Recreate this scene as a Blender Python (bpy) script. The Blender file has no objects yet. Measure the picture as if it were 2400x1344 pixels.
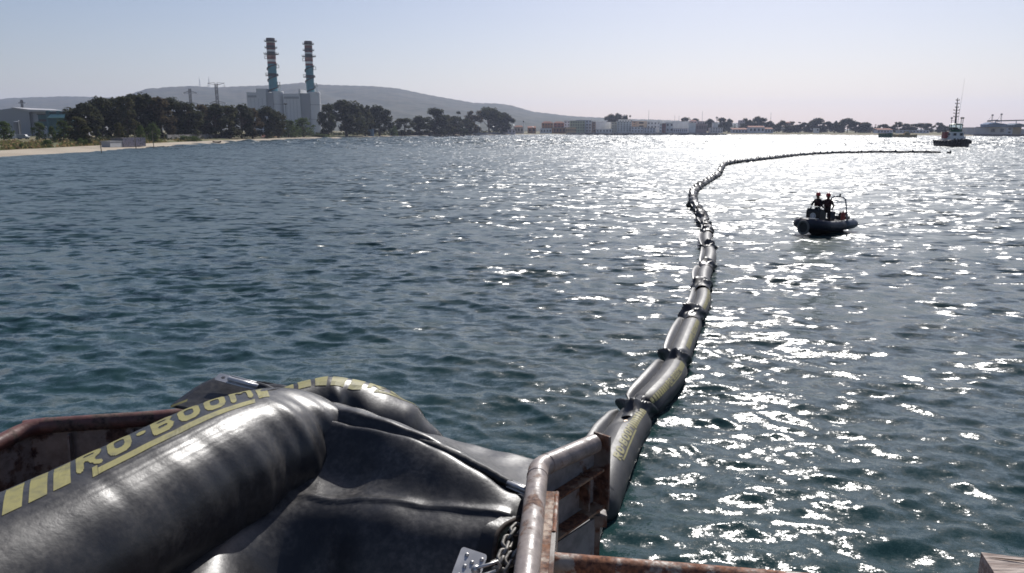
import bpy, bmesh, math, random
import numpy as np
from mathutils import Vector, Matrix
R = math.radians
sc = bpy.context.scene
COL = sc.collection

# ------------------------------------------------------------------ camera
F, HOR, CAMZ = 1800.0, 307.0, 6.0            # focal length in 2400-px units, horizon row, eye height above the water
TH = math.atan((672 - HOR) / F)
ST, CT = math.sin(TH), math.cos(TH)
cd = bpy.data.cameras.new('camera'); cam = bpy.data.objects.new('camera', cd); COL.objects.link(cam)
cam.location = (0, 0, CAMZ); cam.rotation_euler = (math.pi / 2 - TH, 0, 0)
cd.sensor_width = 36; cd.lens = 36 * F / 2400; cd.clip_start = 0.05; cd.clip_end = 30000
sc.camera = cam

# ------------------------------------------------------------------ sky, sun, exposure
SUN_AZ, SUN_EL = R(18.5), R(38.5)
w = bpy.data.worlds.new('World'); sc.world = w; w.use_nodes = True
nt = w.node_tree; nt.nodes.clear()
so = nt.nodes.new('ShaderNodeOutputWorld'); bg = nt.nodes.new('ShaderNodeBackground')
sk = nt.nodes.new('ShaderNodeTexSky'); sk.sky_type = 'NISHITA'; sk.sun_disc = False
sk.sun_elevation = SUN_EL; sk.sun_rotation = SUN_AZ
sk.altitude = 0; sk.air_density = 1.0; sk.dust_density = 0.9; sk.ozone_density = 1.8
bg.inputs['Strength'].default_value = 0.068
tn = nt.nodes.new('ShaderNodeMix'); tn.data_type = 'RGBA'; tn.blend_type = 'MULTIPLY'; tn.inputs[0].default_value = 1; tn.inputs[7].default_value = (1.03, .965, 1.02, 1)      # a hazy day: a touch less green in the whole sky
nt.links.new(sk.outputs[0], tn.inputs[6]); nt.links.new(tn.outputs[2], bg.inputs['Color']); nt.links.new(bg.outputs[0], so.inputs['Surface'])
sl = bpy.data.lights.new('sun', 'SUN'); sl.energy = 4.4; sl.angle = R(0.53); sl.color = (1.0, 0.97, 0.93)
sun = bpy.data.objects.new('sun', sl); COL.objects.link(sun)
SUND = Vector((math.sin(SUN_AZ) * math.cos(SUN_EL), math.cos(SUN_AZ) * math.cos(SUN_EL), math.sin(SUN_EL)))
sun.rotation_euler = SUND.to_track_quat('Z', 'Y').to_euler(); sun.location = (0, 0, 60)
sc.view_settings.view_transform = 'Standard'; sc.view_settings.look = 'None'
sc.view_settings.exposure = 0.25; sc.view_settings.gamma = 1.0; sc.view_settings.use_curve_mapping = False
sc.render.engine = 'CYCLES'
sc.cycles.max_bounces = 8; sc.cycles.diffuse_bounces = 2; sc.cycles.glossy_bounces = 4; sc.cycles.volume_bounces = 0
sc.cycles.sample_clamp_direct = 6; sc.cycles.filter_width = 1.7; sc.cycles.sample_clamp_indirect = 6
sc.cycles.caustics_reflective = False; sc.cycles.caustics_refractive = False

# ------------------------------------------------------------------ placing helpers (photo pixel -> place in the world)
def ray(px, py):
    x = (px - 1200) / F; v = (py - 672) / F
    return Vector((x, CT - v * ST, -ST - v * CT))
CAM = Vector((0, 0, CAMZ))
def PD(px, py, d): return CAM + ray(px, py) * d
def PY(px, py, Y):
    r = ray(px, py); return CAM + r * (Y / r.y)
def G(px, py, z=0.0):
    r = ray(px, py); return CAM + r * ((z - CAMZ) / r.z)
def to_px(p):
    v = Vector(p) - CAM; d = v.y * CT - v.z * ST; u = v.y * ST + v.z * CT
    return 1200 + F * v.x / d, 672 - F * u / d
def interp(x, pts):
    return float(np.interp(x, [p[0] for p in pts], [p[1] for p in pts]))

# ------------------------------------------------------------------ mesh helpers
class MB:
    def __init__(s): s.v = []; s.f = []; s.m = []
    def add(s, vs, fs, mi=0):
        o = len(s.v); s.v += [tuple(v) for v in vs]; s.f += [tuple(i + o for i in f) for f in fs]; s.m += [mi] * len(fs); return s
    def box(s, c, size, rot=None, mi=0, taper=1.0):
        x, y, z = size[0] / 2, size[1] / 2, size[2] / 2; t = taper
        vs = [Vector(p) for p in ((-x, -y, -z), (x, -y, -z), (x, y, -z), (-x, y, -z), (-x * t, -y * t, z), (x * t, -y * t, z), (x * t, y * t, z), (-x * t, y * t, z))]
        if rot is not None: vs = [rot @ v for v in vs]
        c = Vector(c)
        return s.add([v + c for v in vs], [(0, 3, 2, 1), (4, 5, 6, 7), (0, 1, 5, 4), (1, 2, 6, 5), (2, 3, 7, 6), (3, 0, 4, 7)], mi)
    def tube(s, pts, rad, n=10, cap=True, squash=1.0, mi=0, closed=False):
        pts = [Vector(p) for p in pts]; N = len(pts)
        rads = [rad] * N if not hasattr(rad, '__len__') else rad
        up = None; vs = []
        for i, p in enumerate(pts):
            if closed: t = pts[(i + 1) % N] - pts[i - 1]
            else: t = pts[min(i + 1, N - 1)] - pts[max(i - 1, 0)]
            t.normalize()
            if up is None:
                up = Vector((0, 0, 1)) if abs(t.z) < .9 else Vector((0, 1, 0))
            a = up.cross(t).normalized(); b = t.cross(a).normalized(); up = b
            for k in range(n):
                an = 2 * math.pi * k / n
                vs.append(p + a * (math.cos(an) * rads[i]) + b * (math.sin(an) * rads[i] * squash))
        fs = []
        for i in range(N if closed else N - 1):
            for k in range(n):
                a0 = i * n + k; a1 = i * n + (k + 1) % n; j = (i + 1) % N
                fs.append((a0, a1, j * n + (k + 1) % n, j * n + k))
        if cap and not closed:
            fs.append(tuple(range(n))[::-1]); fs.append(tuple((N - 1) * n + k for k in range(n)))
        return s.add(vs, fs, mi)
    def lathe(s, prof, n=16, c=(0, 0, 0), mi=0, cap=True):
        c = Vector(c); vs = []; N = len(prof)
        for r, z in prof:
            for k in range(n):
                a = 2 * math.pi * k / n; vs.append(c + Vector((r * math.cos(a), r * math.sin(a), z)))
        fs = [(i * n + k, i * n + (k + 1) % n, (i + 1) * n + (k + 1) % n, (i + 1) * n + k) for i in range(N - 1) for k in range(n)]
        if cap: fs += [tuple(range(n))[::-1], tuple((N - 1) * n + k for k in range(n))]
        return s.add(vs, fs, mi)
    def prism(s, poly, axis_vec, mi=0):
        n = len(poly); a = Vector(axis_vec)
        vs = [Vector(p) for p in poly] + [Vector(p) + a for p in poly]
        return s.add(vs, [tuple(range(n))[::-1], tuple(range(n, 2 * n))] + [(k, (k + 1) % n, n + (k + 1) % n, n + k) for k in range(n)], mi)
    def grid(s, rows, mi=0):
        nr, ncl = len(rows), len(rows[0])
        return s.add([v for r in rows for v in r], [(i * ncl + j, i * ncl + j + 1, (i + 1) * ncl + j + 1, (i + 1) * ncl + j) for i in range(nr - 1) for j in range(ncl - 1)], mi)
    def mesh(s, name, mats, smooth=False):
        me = bpy.data.meshes.new(name); me.from_pydata(s.v, [], s.f)
        for m in (mats if isinstance(mats, (list, tuple)) else [mats]): me.materials.append(m)
        if len(me.materials) > 1: me.polygons.foreach_set('material_index', s.m)
        if smooth: me.polygons.foreach_set('use_smooth', [True] * len(me.polygons))
        me.update(); return me
    def build(s, name, mats, parent=None, smooth=False, loc=None):
        o = link(name, s.mesh(name, mats, smooth), parent)
        if loc is not None: o.location = loc
        return o
def link(name, data, parent=None):
    o = bpy.data.objects.new(name, data); COL.objects.link(o)
    if parent is not None: o.parent = parent
    return o
def tag(o, label=None, cat=None, group=None, kind=None):
    if label: o['label'] = label
    if cat: o['category'] = cat
    if group: o['group'] = group
    if kind: o['kind'] = kind
    return o
def thing(name, loc, label, cat, group=None, rz=0.0, scale=None):
    o = bpy.data.objects.new(name, None); COL.objects.link(o); o.empty_display_size = .2
    o.location = loc; o.rotation_euler = (0, 0, rz)
    if scale: o.scale = (scale,) * 3 if not hasattr(scale, '__len__') else scale
    return tag(o, label, cat, group)
def copy_tree(o, parent=None):
    c = o.copy(); COL.objects.link(c); c.parent = parent
    for ch in o.children: copy_tree(ch, c)
    return c
def auto_smooth(o, ang=40):
    me = o.data
    me.polygons.foreach_set('use_smooth', [True] * len(me.polygons))
    bm = bmesh.new(); bm.from_mesh(me)
    for e in bm.edges:
        if len(e.link_faces) == 2 and e.calc_face_angle(0) > R(ang): e.smooth = False
    bm.to_mesh(me); bm.free(); return o

# ------------------------------------------------------------------ materials
def mat(name, c, rough=.6, spec=.5, metal=0.0, c2=None, scale=4.0, var=.18, detail=4, lo=.35, hi=.65, bump=0.0, bscale=None, rvar=0.0, coat=0.0, space='Object', stretch=None):
    m = bpy.data.materials.new(name); m.use_nodes = True; t = m.node_tree; b = t.nodes['Principled BSDF']; L = t.links.new
    b.inputs['Roughness'].default_value = rough; b.inputs['Specular IOR Level'].default_value = spec; b.inputs['Metallic'].default_value = metal
    if coat: b.inputs['Coat Weight'].default_value = coat
    tc = t.nodes.new('ShaderNodeTexCoord'); n = t.nodes.new('ShaderNodeTexNoise'); n.inputs['Scale'].default_value = scale; n.inputs['Detail'].default_value = detail
    src = tc.outputs[space]
    if stretch:
        mp = t.nodes.new('ShaderNodeMapping'); mp.inputs['Scale'].default_value = stretch; L(src, mp.inputs[0]); src = mp.outputs[0]
    L(src, n.inputs['Vector'])
    r = t.nodes.new('ShaderNodeMapRange'); r.inputs['From Min'].default_value = lo; r.inputs['From Max'].default_value = hi; L(n.outputs['Fac'], r.inputs['Value'])
    mx = t.nodes.new('ShaderNodeMix'); mx.data_type = 'RGBA'
    a = [min(1, x * (1 - var)) for x in c[:3]] if c2 is None else c
    e = [min(1, x * (1 + var)) for x in c[:3]] if c2 is None else c2
    mx.inputs[6].default_value = (*a[:3], 1); mx.inputs[7].default_value = (*e[:3], 1)
    L(r.outputs[0], mx.inputs[0]); L(mx.outputs[2], b.inputs['Base Color'])
    if rvar:
        r2 = t.nodes.new('ShaderNodeMapRange'); r2.inputs['To Min'].default_value = max(0, rough - rvar); r2.inputs['To Max'].default_value = rough + rvar
        L(n.outputs['Fac'], r2.inputs['Value']); L(r2.outputs[0], b.inputs['Roughness'])
    if bump:
        n2 = t.nodes.new('ShaderNodeTexNoise'); n2.inputs['Scale'].default_value = bscale or scale * 4; n2.inputs['Detail'].default_value = 5; L(src, n2.inputs['Vector'])
        bp = t.nodes.new('ShaderNodeBump'); bp.inputs['Strength'].default_value = 1; bp.inputs['Distance'].default_value = bump
        L(n2.outputs['Fac'], bp.inputs['Height']); L(bp.outputs[0], b.inputs['Normal'])
    return m
# ------------------------------------------------------------------ water
def water_material():
    m = bpy.data.materials.new('sea_water'); m.use_nodes = True; t = m.node_tree; b = t.nodes['Principled BSDF']; L = t.links.new
    b.inputs['Base Color'].default_value = (.014, .042, .043, 1); b.inputs['IOR'].default_value = 1.333
    b.inputs['Roughness'].default_value = .17; b.inputs['Specular IOR Level'].default_value = .26          # broad sheen of ripples too small to see
    b.inputs['Coat Weight'].default_value = .30; b.inputs['Coat IOR'].default_value = 1.333; b.inputs['Coat Roughness'].default_value = .045
    geo = t.nodes.new('ShaderNodeNewGeometry'); at = t.nodes.new('ShaderNodeAttribute'); at.attribute_name = 'lost'; aw = t.nodes.new('ShaderNodeAttribute'); aw.attribute_name = 'wind'
    # waves finer than the mesh act as roughness, as they do for the eye far off
    sq = t.nodes.new('ShaderNodeMath'); sq.operation = 'POWER'; sq.inputs[1].default_value = 4.0; L(at.outputs['Fac'], sq.inputs[0])
    for sock, lo, hi in (('Roughness', .14, FARR[0]), ('Coat Roughness', .045, FARR[1])):
        mr = t.nodes.new('ShaderNodeMapRange'); mr.inputs['To Min'].default_value = lo; mr.inputs['To Max'].default_value = hi; L(sq.outputs[0], mr.inputs['Value']); L(mr.outputs[0], b.inputs[sock])
    cur = geo.outputs['Normal']
    def ripple(scale, amp, stretch, rz, use_lost, detail=2):
        nonlocal cur
        mp = t.nodes.new('ShaderNodeMapping'); mp.inputs['Rotation'].default_value = (0, 0, rz); mp.inputs['Scale'].default_value = (scale * stretch, scale, scale)
        L(geo.outputs['Position'], mp.inputs[0])
        n = t.nodes.new('ShaderNodeTexNoise'); n.inputs['Scale'].default_value = 1; n.inputs['Detail'].default_value = detail; n.inputs['Roughness'].default_value = .55
        L(mp.outputs[0], n.inputs['Vector'])
        s = t.nodes.new('ShaderNodeVectorMath'); s.operation = 'SUBTRACT'; s.inputs[1].default_value = (.5, .5, .5); L(n.outputs['Color'], s.inputs[0])
        k = t.nodes.new('ShaderNodeVectorMath'); k.operation = 'MULTIPLY'; k.inputs[1].default_value = (amp, amp, 0); L(s.outputs[0], k.inputs[0])
        o = k.outputs[0]
        q = t.nodes.new('ShaderNodeVectorMath'); q.operation = 'SCALE'; L(o, q.inputs[0]); L((at if use_lost else aw).outputs['Fac'], q.inputs['Scale']); o = q.outputs[0]
        a = t.nodes.new('ShaderNodeVectorMath'); a.operation = 'ADD'; L(cur, a.inputs[0]); L(o, a.inputs[1]); cur = a.outputs[0]
    ripple(5.0, RIP[0], .7, .35, False)          # wind ripples a hand wide
    ripple(15.0, RIP[0] * 1.0, .8, .2, False, 2)
    ripple(46.0, RIP[0] * .9, .9, .1, False, 2)
    ripple(1.6, RIP[1], .6, .3, True)      # short chop that the mesh is too coarse for
    ripple(.42, RIP[2], .6, .4, True)
    nv = t.nodes.new('ShaderNodeVectorMath'); nv.operation = 'NORMALIZE'; L(cur, nv.inputs[0]); L(nv.outputs[0], b.inputs['Normal']); L(nv.outputs[0], b.inputs['Coat Normal'])
    return m
RIP = (.30, 2.2, 1.3); FARS = .2; FARR = (.37, .29)

def build_water():
    rs = [2.6]
    while rs[-1] < 3200: rs.append(rs[-1] + max(.07, rs[-1] * .0048))
    rs = np.array(rs)
    az = np.concatenate([np.linspace(-105, -44, 40)[:-1], np.linspace(-44, 44, 470), np.linspace(44, 105, 40)[1:]]) * math.pi / 180
    dr = np.gradient(rs); sp = np.maximum(dr, rs * (88 / 470 * math.pi / 180)).astype(np.float32)
    RR, AA = np.meshgrid(rs, az, indexing='ij')
    X = (RR * np.sin(AA)).astype(np.float32); Y = (RR * np.cos(AA)).astype(np.float32)
    # gusts and slicks: the wind does not ruffle the bay evenly
    WIND = 1 + .13 * np.sin(X * .071 + .045 * Y + 1) * np.sin(Y * .052 - .03 * X) + .10 * np.sin(X * .19 - Y * .13 + 2) + .08 * np.sin(Y * .021 + X * .013)
    WIND = (WIND * (1 - .25 * np.exp(-((X - 15) / 13) ** 2 - ((Y - 27) / 12) ** 2))).astype(np.float32)
    Z = np.zeros_like(X); DX = np.zeros_like(X); DY = np.zeros_like(X)
    rng = np.random.default_rng(7)
    NW = 150; lam = np.exp(rng.uniform(math.log(.28), math.log(4.6), NW)); tot = np.zeros(len(rs)); kept = np.zeros(len(rs))
    mean = math.atan2(-.94, -.22)
    for l in lam:
        th = mean + rng.normal(0, .62); k = 2 * math.pi / l; ph = rng.uniform(0, 6.283)
        s = .158 * math.sqrt(2 / NW) * (1.25 if l < 1.1 else .42)      # slope carried by this wave
        wgt = np.clip((l / sp - 2.2) / 2.5, 0, 1)
        tot += s * s; kept += (s * wgt) ** 2
        n = int(np.count_nonzero(wgt > 0))
        if n == 0: continue
        P = k * (X[:n] * math.cos(th) + Y[:n] * math.sin(th)) + ph
        a = (s / k) * wgt[:n, None].astype(np.float32)
        a = a * WIND[:n]; S = np.sin(P) * a; C = np.cos(P) * a
        Z[:n] += C; DX[:n] -= S * math.cos(th) * .9; DY[:n] -= S * math.sin(th) * .9
    far = np.clip((rs - 230) / 200, 0, 1).astype(np.float32)          # the open bay is rougher than the sheltered water by the quay
    n0 = int(np.argmax(far > 0))
    for q in range(60):
        l = math.exp(rng.uniform(math.log(5), math.log(26))); th = mean + rng.normal(0, .7); k = 2 * math.pi / l; ph = rng.uniform(0, 6.283)
        wgt = np.clip((l / sp[n0:] - 2) / 2, 0, 1) * far[n0:]; a = (FARS * math.sqrt(2 / 60) / k) * wgt[:, None].astype(np.float32)
        P = k * (X[n0:] * math.cos(th) + Y[n0:] * math.sin(th)) + ph
        Z[n0:] += np.cos(P) * a; S = np.sin(P) * a; DX[n0:] -= S * math.cos(th) * .8; DY[n0:] -= S * math.sin(th) * .8
    lost = np.sqrt(np.clip(1 - kept / tot, 0, 1))
    V = np.stack([X + DX, Y + DY, Z], -1).reshape(-1, 3)
    nr, na = X.shape
    i = np.arange((nr - 1)) [:, None] * na + np.arange(na - 1)[None]
    q = np.stack([i, i + na, i + na + 1, i + 1], -1).reshape(-1, 4)[:, ::-1]
    me = bpy.data.meshes.new('sea'); me.vertices.add(len(V)); me.vertices.foreach_set('co', V.astype(np.float32).ravel())
    me.loops.add(q.size); me.loops.foreach_set('vertex_index', q.ravel().astype(np.int32))
    me.polygons.add(len(q)); me.polygons.foreach_set('loop_start', np.arange(0, q.size, 4, dtype=np.int32))
    me.polygons.foreach_set('use_smooth', np.ones(len(q), dtype=bool))
    at = me.attributes.new('lost', 'FLOAT', 'POINT'); at.data.foreach_set('value', np.repeat(lost, na).astype(np.float32))
    aw = me.attributes.new('wind', 'FLOAT', 'POINT'); aw.data.foreach_set('value', WIND.ravel())
    me.update(calc_edges=True); me.materials.append(water_material())
    o = link('water', me); tag(o, kind='structure', label='choppy blue green harbour water with sun glitter')
    if me.polygons[0].normal.z < 0: me.flip_normals()
    return o
build_water()
# ------------------------------------------------------------------ land, beach, hills, haze
COAST = [(-900, 470), (-400, 398), (0, 368), (200, 357), (400, 343), (600, 331.5), (700, 327.5), (800, 324.5), (950, 321.2), (1000, 320.4), (1100, 318.2), (1200, 316.6), (1300, 316.2), (1400, 316.2), (1700, 316.2), (1900, 317), (2050, 318), (2200, 319.2), (2400, 321.2), (2800, 325), (3400, 330)]
BACK = [(-900, 440), (-400, 378), (0, 353), (200, 343), (400, 334), (600, 326), (700, 322.5), (800, 320.5), (950, 318.4), (1100, 316), (1200, 314.8), (1400, 314.6), (1900, 315.2), (2200, 317), (2400, 319), (3400, 327)]
pxs = np.linspace(-900, 3400, 216)
def shore(px): return G(px, interp(px, COAST), 0).y
def back(px): return max(G(px, interp(px, BACK), 1.0).y, shore(px) + 8)
def land_z(px, Y):
    s, b = shore(px), back(px)
    if Y < s: return -.6
    if Y < b: return (Y - s) / (b - s)
    return 1.0 + min(1.2, (Y - b) / 90 * 1.2) + max(0, Y - b - 90) * .0025
def land_at(px, Y):
    """point on the ground at forward distance Y under photo column px (taken at the horizon row)"""
    r = ray(px, 315); k = Y / r.y; return Vector((r.x * k, Y, land_z(px, Y)))
def build_land():
    rows_b, rows_l = [], []
    for px in pxs:
        s, b = shore(px), back(px)
        rb = [land_at(px, s - 6)] + [land_at(px, s + (b - s) * k / 6) for k in range(1, 7)]
        rb.append(land_at(px, b + 3) + Vector((0, 0, -.12)))
        for k in range(1, 7): rb[k].z += .06 * math.sin(px * .37 + k) * (k < 6)
        rows_b.append(rb)
        rl = [land_at(px, b) + Vector((0, 0, -.06))]
        for d in (4, 10, 20, 35, 55, 80, 120, 180, 300, 500, 900, 1600, 3000, 6000, 11000):
            p = land_at(px, b + d); p.z += .25 * math.sin(px * .21 + d * .3) * min(1, d / 20) * (d < 200); rl.append(p)
        rows_l.append(rl)
    o = MB().grid(rows_b).build('beach', mat('pale_sand', (.42, .36, .28), .95, .2, c2=(.30, .25, .19), scale=.05, detail=8, lo=.5, hi=.75), smooth=True)
    tag(o, 'pale sand beach along the bay', kind='structure')
    m = mat('dry_grassland', (.10, .11, .045), .95, .2, c2=(.21, .16, .09), scale=.06, detail=9, lo=.42, hi=.6)
    o = MB().grid(rows_l).build('ground', m, smooth=True); tag(o, 'dry scrubby ground behind the beach', kind='structure')
    for n in ('beach', 'ground'):
        me = bpy.data.objects[n].data
        if me.polygons[0].normal.z < 0: me.flip_normals()
build_land()

def build_hills(name, prof, Yf, Yr, Yb, seed, label, col, col2):
    rng = np.random.default_rng(seed); x0, x1 = prof[0][0], prof[-1][0]
    cols = np.linspace(x0, x1, 240); rows = []
    ph = rng.uniform(0, 6.28, (14, 2)); fr = rng.uniform(.004, .05, 14)
    for j, px in enumerate(cols):
        zr = PY(px, interp(px, prof), Yr).z + 1.2 * math.sin(px * .31) + .9 * math.sin(px * .83 + 1)
        row = []
        for i in range(46):
            t = i / 36
            if t <= 1:
                Y = Yf + (Yr - Yf) * t; h = 6 + (zr - 6) * (t ** 1.25)
                bumpy = sum(math.sin(px * fr[k] * (1 + .6 * t) + ph[k, 0] + t * 9 * math.sin(ph[k, 1])) for k in range(14)) / 14
                h += (zr - 6) * .10 * bumpy * math.sin(math.pi * t)
            else:
                t2 = t - 1; Y = Yr + (Yb - Yr) * t2 * 4; h = zr - zr * min(1, t2 * 4.2) ** 1.4
            r = ray(px, 315); row.append(Vector((r.x * Y / r.y, Y, max(h, 0))))
        rows.append(row)
    o = MB().grid(rows).build(name, mat(name + '_scrub', col, .95, .1, c2=col2, scale=.012, detail=10, lo=.42, hi=.58), smooth=True)
    if o.data.polygons[0].normal.z < 0: o.data.flip_normals()
    tag(o, label, kind='structure')
RIDGE = [(200, 262), (250, 241), (290, 228), (330, 216), (360, 207), (375, 208), (400, 204), (460, 202), (500, 205), (560, 203), (600, 202), (640, 200), (700, 196), (714, 194), (730, 197), (830, 201.5), (880, 202), (930, 207), (990, 219), (1050, 231), (1110, 241), (1165, 243), (1200, 248), (1250, 262), (1320, 271), (1400, 276), (1500, 280), (1620, 284), (1760, 290), (1900, 303)]
LOW = [(-1000, 246), (-300, 240), (0, 234), (40, 230), (100, 228), (170, 226), (260, 229), (330, 231), (420, 240), (600, 262)]
build_hills('hills', RIDGE, 2300, 4600, 6000, 3, 'long hazy scrub covered hill behind the power station', (.035, .045, .03), (.075, .075, .05))
build_hills('hills', LOW, 2900, 5600, 7000, 5, 'low hazy ridge at the foot of the long hill', (.035, .045, .03), (.07, .07, .045))

def build_haze():
    m = bpy.data.materials.new('sea_haze'); m.use_nodes = True; t = m.node_tree; t.nodes.remove(t.nodes['Principled BSDF'])
    v = t.nodes.new('ShaderNodeVolumePrincipled'); v.inputs['Color'].default_value = (.66, .74, .98, 1); v.inputs['Density'].default_value = HAZE
    v.inputs['Anisotropy'].default_value = .3
    t.links.new(v.outputs[0], t.nodes['Material Output'].inputs['Volume'])
    o = MB().box((0, 5500, 218), (24000, 13200, 440)).build('haze', m); tag(o, 'pale sea haze over the bay', kind='stuff')
HAZE = 8e-5
build_haze()
# ------------------------------------------------------------------ power station
M_CLAD = mat('grey_cladding', (.62, .63, .64), .6, .4, scale=.03, var=.06)
M_CLAD_D = mat('dark_grey_cladding', (.34, .35, .37), .6, .4, scale=.03, var=.06)
M_BLUE = mat('blue_stack_paint', (.075, .235, .28), .5, .4, scale=.2, var=.12)
M_BROWN = mat('brown_stack_paint', (.10, .07, .065), .6, .3, scale=.3, var=.2)
M_RED = mat('red_stack_paint', (.22, .08, .065), .6, .3, scale=.3, var=.15)
M_ORANGE = mat('faded_red_stack_paint', (.34, .17, .13), .6, .3, scale=.3, var=.15)
M_WHITE = mat('white_paint', (.8, .78, .76), .5, .4, scale=.3, var=.06)
M_STEEL_D = mat('dark_steel', (.045, .048, .05), .5, .5, scale=1, var=.2)
M_GALV = mat('galvanised_steel', (.35, .36, .37), .45, .5, .6, scale=1, var=.15)
M_SHINY = mat('shiny_pipe_steel', (.75, .76, .78), .22, .5, .9, scale=1, var=.05)
M_CONC = mat('pale_concrete', (.38, .37, .35), .85, .3, scale=.2, var=.12)

def wx(px, Y): return PY(px, 310, Y).x
def wz(py, Y): return PY(1200, py, Y).z
def poly_box(x0, x1, y0, y1, z0, z1): return MB().box(((x0 + x1) / 2, (y0 + y1) / 2, (z0 + z1) / 2), (x1 - x0, y1 - y0, z1 - z0))

PS = 830.0
def power_block(xs, top_main, top_step, top_round, label):
    """xs: photo columns of main left, step left, main right, round left, round right at mid height"""
    a, b, c, d, e = [PY(x, 240, PS).x for x in xs]
    gz = land_z(xs[0], PS) - .3
    root = thing('boiler_house', ((a + e) / 2, PS, gz), label, 'boiler house', 'boiler houses of the power station')
    ox = (a + e) / 2
    def P(name, bx, m, par=root): 
        o = bx.build(name, m, par); return o
    D = 40
    zt, zs, zr = wz(top_main, PS) - gz, wz(top_step, PS) - gz, wz(top_round, PS) - gz
    P('main_hall', poly_box(a - ox, c - ox, 0, D, 0, zt), M_CLAD)
    P('roof_step', poly_box(b - ox, c - ox, .3, D - .3, zt, zs), M_CLAD)
    P('louvre_band', poly_box(a - ox + 1, b - ox, -.35, -.05, zt - 5.2, zt - 3.0), M_CLAD_D)
    for k in range(1, 5):
        xk = (a - ox) + (c - a) * k / 5; P('panel_joint', poly_box(xk - .12, xk + .12, -.12, -.02, 0, zt - 6), M_CLAD_D)
    P('side_bay', poly_box(c - ox + .05, d - ox + 2.5, 1.5, D - 4, 0, zr - 1), M_CLAD_D)
    rc = (d + e) / 2 - ox; rr = (e - d) / 2
    P('recovery_boiler', MB().lathe([(rr, 0), (rr, zr), (rr * .96, zr + .4)], 28, (rc, rr + 1, 0)), M_CLAD); auto_smooth(bpy.data.objects[root.children[-1].name])
    for k, f in enumerate((.35, .7)): P('stiffener_ring', MB().lathe([(rr + .25, zr * f), (rr + .25, zr * f + .5)], 28, (rc, rr + 1, 0)), M_CLAD_D)
    vx = rc + rr * .55
    for k in range(3):
        m = MB().tube([(vx + k * .9, 1.5, zr), (vx + k * .9, 1.5, zr + 5 + 2.5 * (k % 2)), (vx + k * .9 + .5, 1.2, zr + 7 + 2 * (k % 2))], .38, 8)
        P('vent_pipe', m, M_SHINY)
    return root
power_block((579, 602, 624, 634, 661), 217, 208, 215, 'grey boiler house under the taller stack, cladding panels and stepped roof')
power_block((664, 701, 703.5, 720, 747), 220, 209.5, 216.5, 'pale boiler house under the shorter stack, facing the lamp mast')

def stack(px_top, px_bot, y_top, y_bot, w_top, w_bot, label):
    xb = PY(px_bot, y_bot, PS).x; z0 = wz(y_bot + 2, PS + 12); z1 = wz(y_top, PS + 12); H = z1 - z0; s = (PS + 12) / F
    root = thing('stack', (xb * (PS + 12) / PS, PS + 12, z0), label, 'chimney', 'striped stacks of the power station')
    r0, r1 = w_bot * s / 2, w_top * s / 2
    rad = lambda f: r0 + (r1 - r0) * f
    bands = [(0, .285, M_BLUE), (.285, .345, M_STEEL_D), (.345, .525, M_BLUE), (.525, .565, M_RED), (.565, .605, M_WHITE), (.605, .645, M_RED), (.645, .685, M_ORANGE), (.685, .75, M_STEEL_D), (.75, .785, M_WHITE), (.785, .82, M_RED), (.82, .865, M_BROWN), (.865, .915, M_RED), (.915, .93, M_WHITE), (.93, 1, M_BROWN)]
    for f0, f1, m in bands:
        o = MB().lathe([(rad(f0), H * f0), (rad(f1), H * f1)], 24, cap=f1 == 1).build('band', m, root); auto_smooth(o)
    for f, ex in ((.935, 1.9), (.815, 1.8), (.70, 3.2), (.30, 1.6)):
        r = rad(f); m = MB().lathe([(r, H * f), (r + ex, H * f), (r + ex, H * f + .35), (r, H * f + .35)], 24, cap=False)
        g = m.build('platform', M_STEEL_D, root)
        rl = MB()
        for k in range(12):
            a = k * math.pi / 6; rl.tube([((r + ex) * math.cos(a), (r + ex) * math.sin(a), H * f), ((r + ex) * math.cos(a), (r + ex) * math.sin(a), H * f + 2.0)], .13, 4)
        rl.lathe([(r + ex - .1, H * f + 1.0), (r + ex + .1, H * f + 1.0), (r + ex + .1, H * f + 1.2)], 24, cap=False)
        rl.build('railing', M_STEEL_D, g)
    for f, sgn in ((.62, -1), (.45, 1), (.30, -1), (.13, 1)):
        r = rad(f); x = sgn * (r + 1.3); m = MB()
        m.box((x, 0, H * f), (2.8, 2.4, .3)); m.box((x, 0, H * f + 3), (2.8, 2.4, .25))
        for dx in (-1.3, 1.3):
            for dy in (-1.1, 1.1): m.box((x + dx, dy, H * f + 1.5), (.22, .22, 2.8))
        m.build('stair_landing', M_STEEL_D, root)
    m = MB(); N = 90
    rows = []
    for k in range(N):
        f = .01 + .52 * k / (N - 1); a = -2.2 + 2 * math.pi * 2.4 * k / (N - 1); r = rad(f)
        rows.append([Vector((rr * math.cos(a), rr * math.sin(a), H * f + dz)) for rr, dz in ((r, 0), (r + 1.1, 0), (r + 1.1, 1.1), (r + 1.1, 1.12))])
    m.grid(rows); m.build('spiral_stair', M_STEEL_D, root)
stack(634.5, 641, 90, 214, 19, 19.6, 'taller red white and blue striped stack of the power station')
stack(723.5, 728, 97, 216, 17, 17.6, 'shorter red white and blue striped stack, beyond the lamp mast')

# lamp mast in front of the second boiler house
def mast(name, px, y0, y1, Y, rad, label, cat, m=M_STEEL_D, head=True, group=None):
    b = land_at(px, Y); H = wz(y1, Y) - b.z; root = thing(name, b, label, cat, group)
    MB().tube([(0, 0, 0), (0, 0, H)], [rad, rad * .6], 8).build('pole', m, root)
    if head: MB().lathe([(rad * 1.2, H), (rad * 6, H + .4), (rad * 6, H + 1.1), (rad, H + 1.5)], 12).build('lamp_ring', m, root)
    return root
mast('lamp_mast', 673, 310, 246, 720, .28, 'tall floodlight mast standing before the pale boiler house', 'lamp mast')

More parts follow.
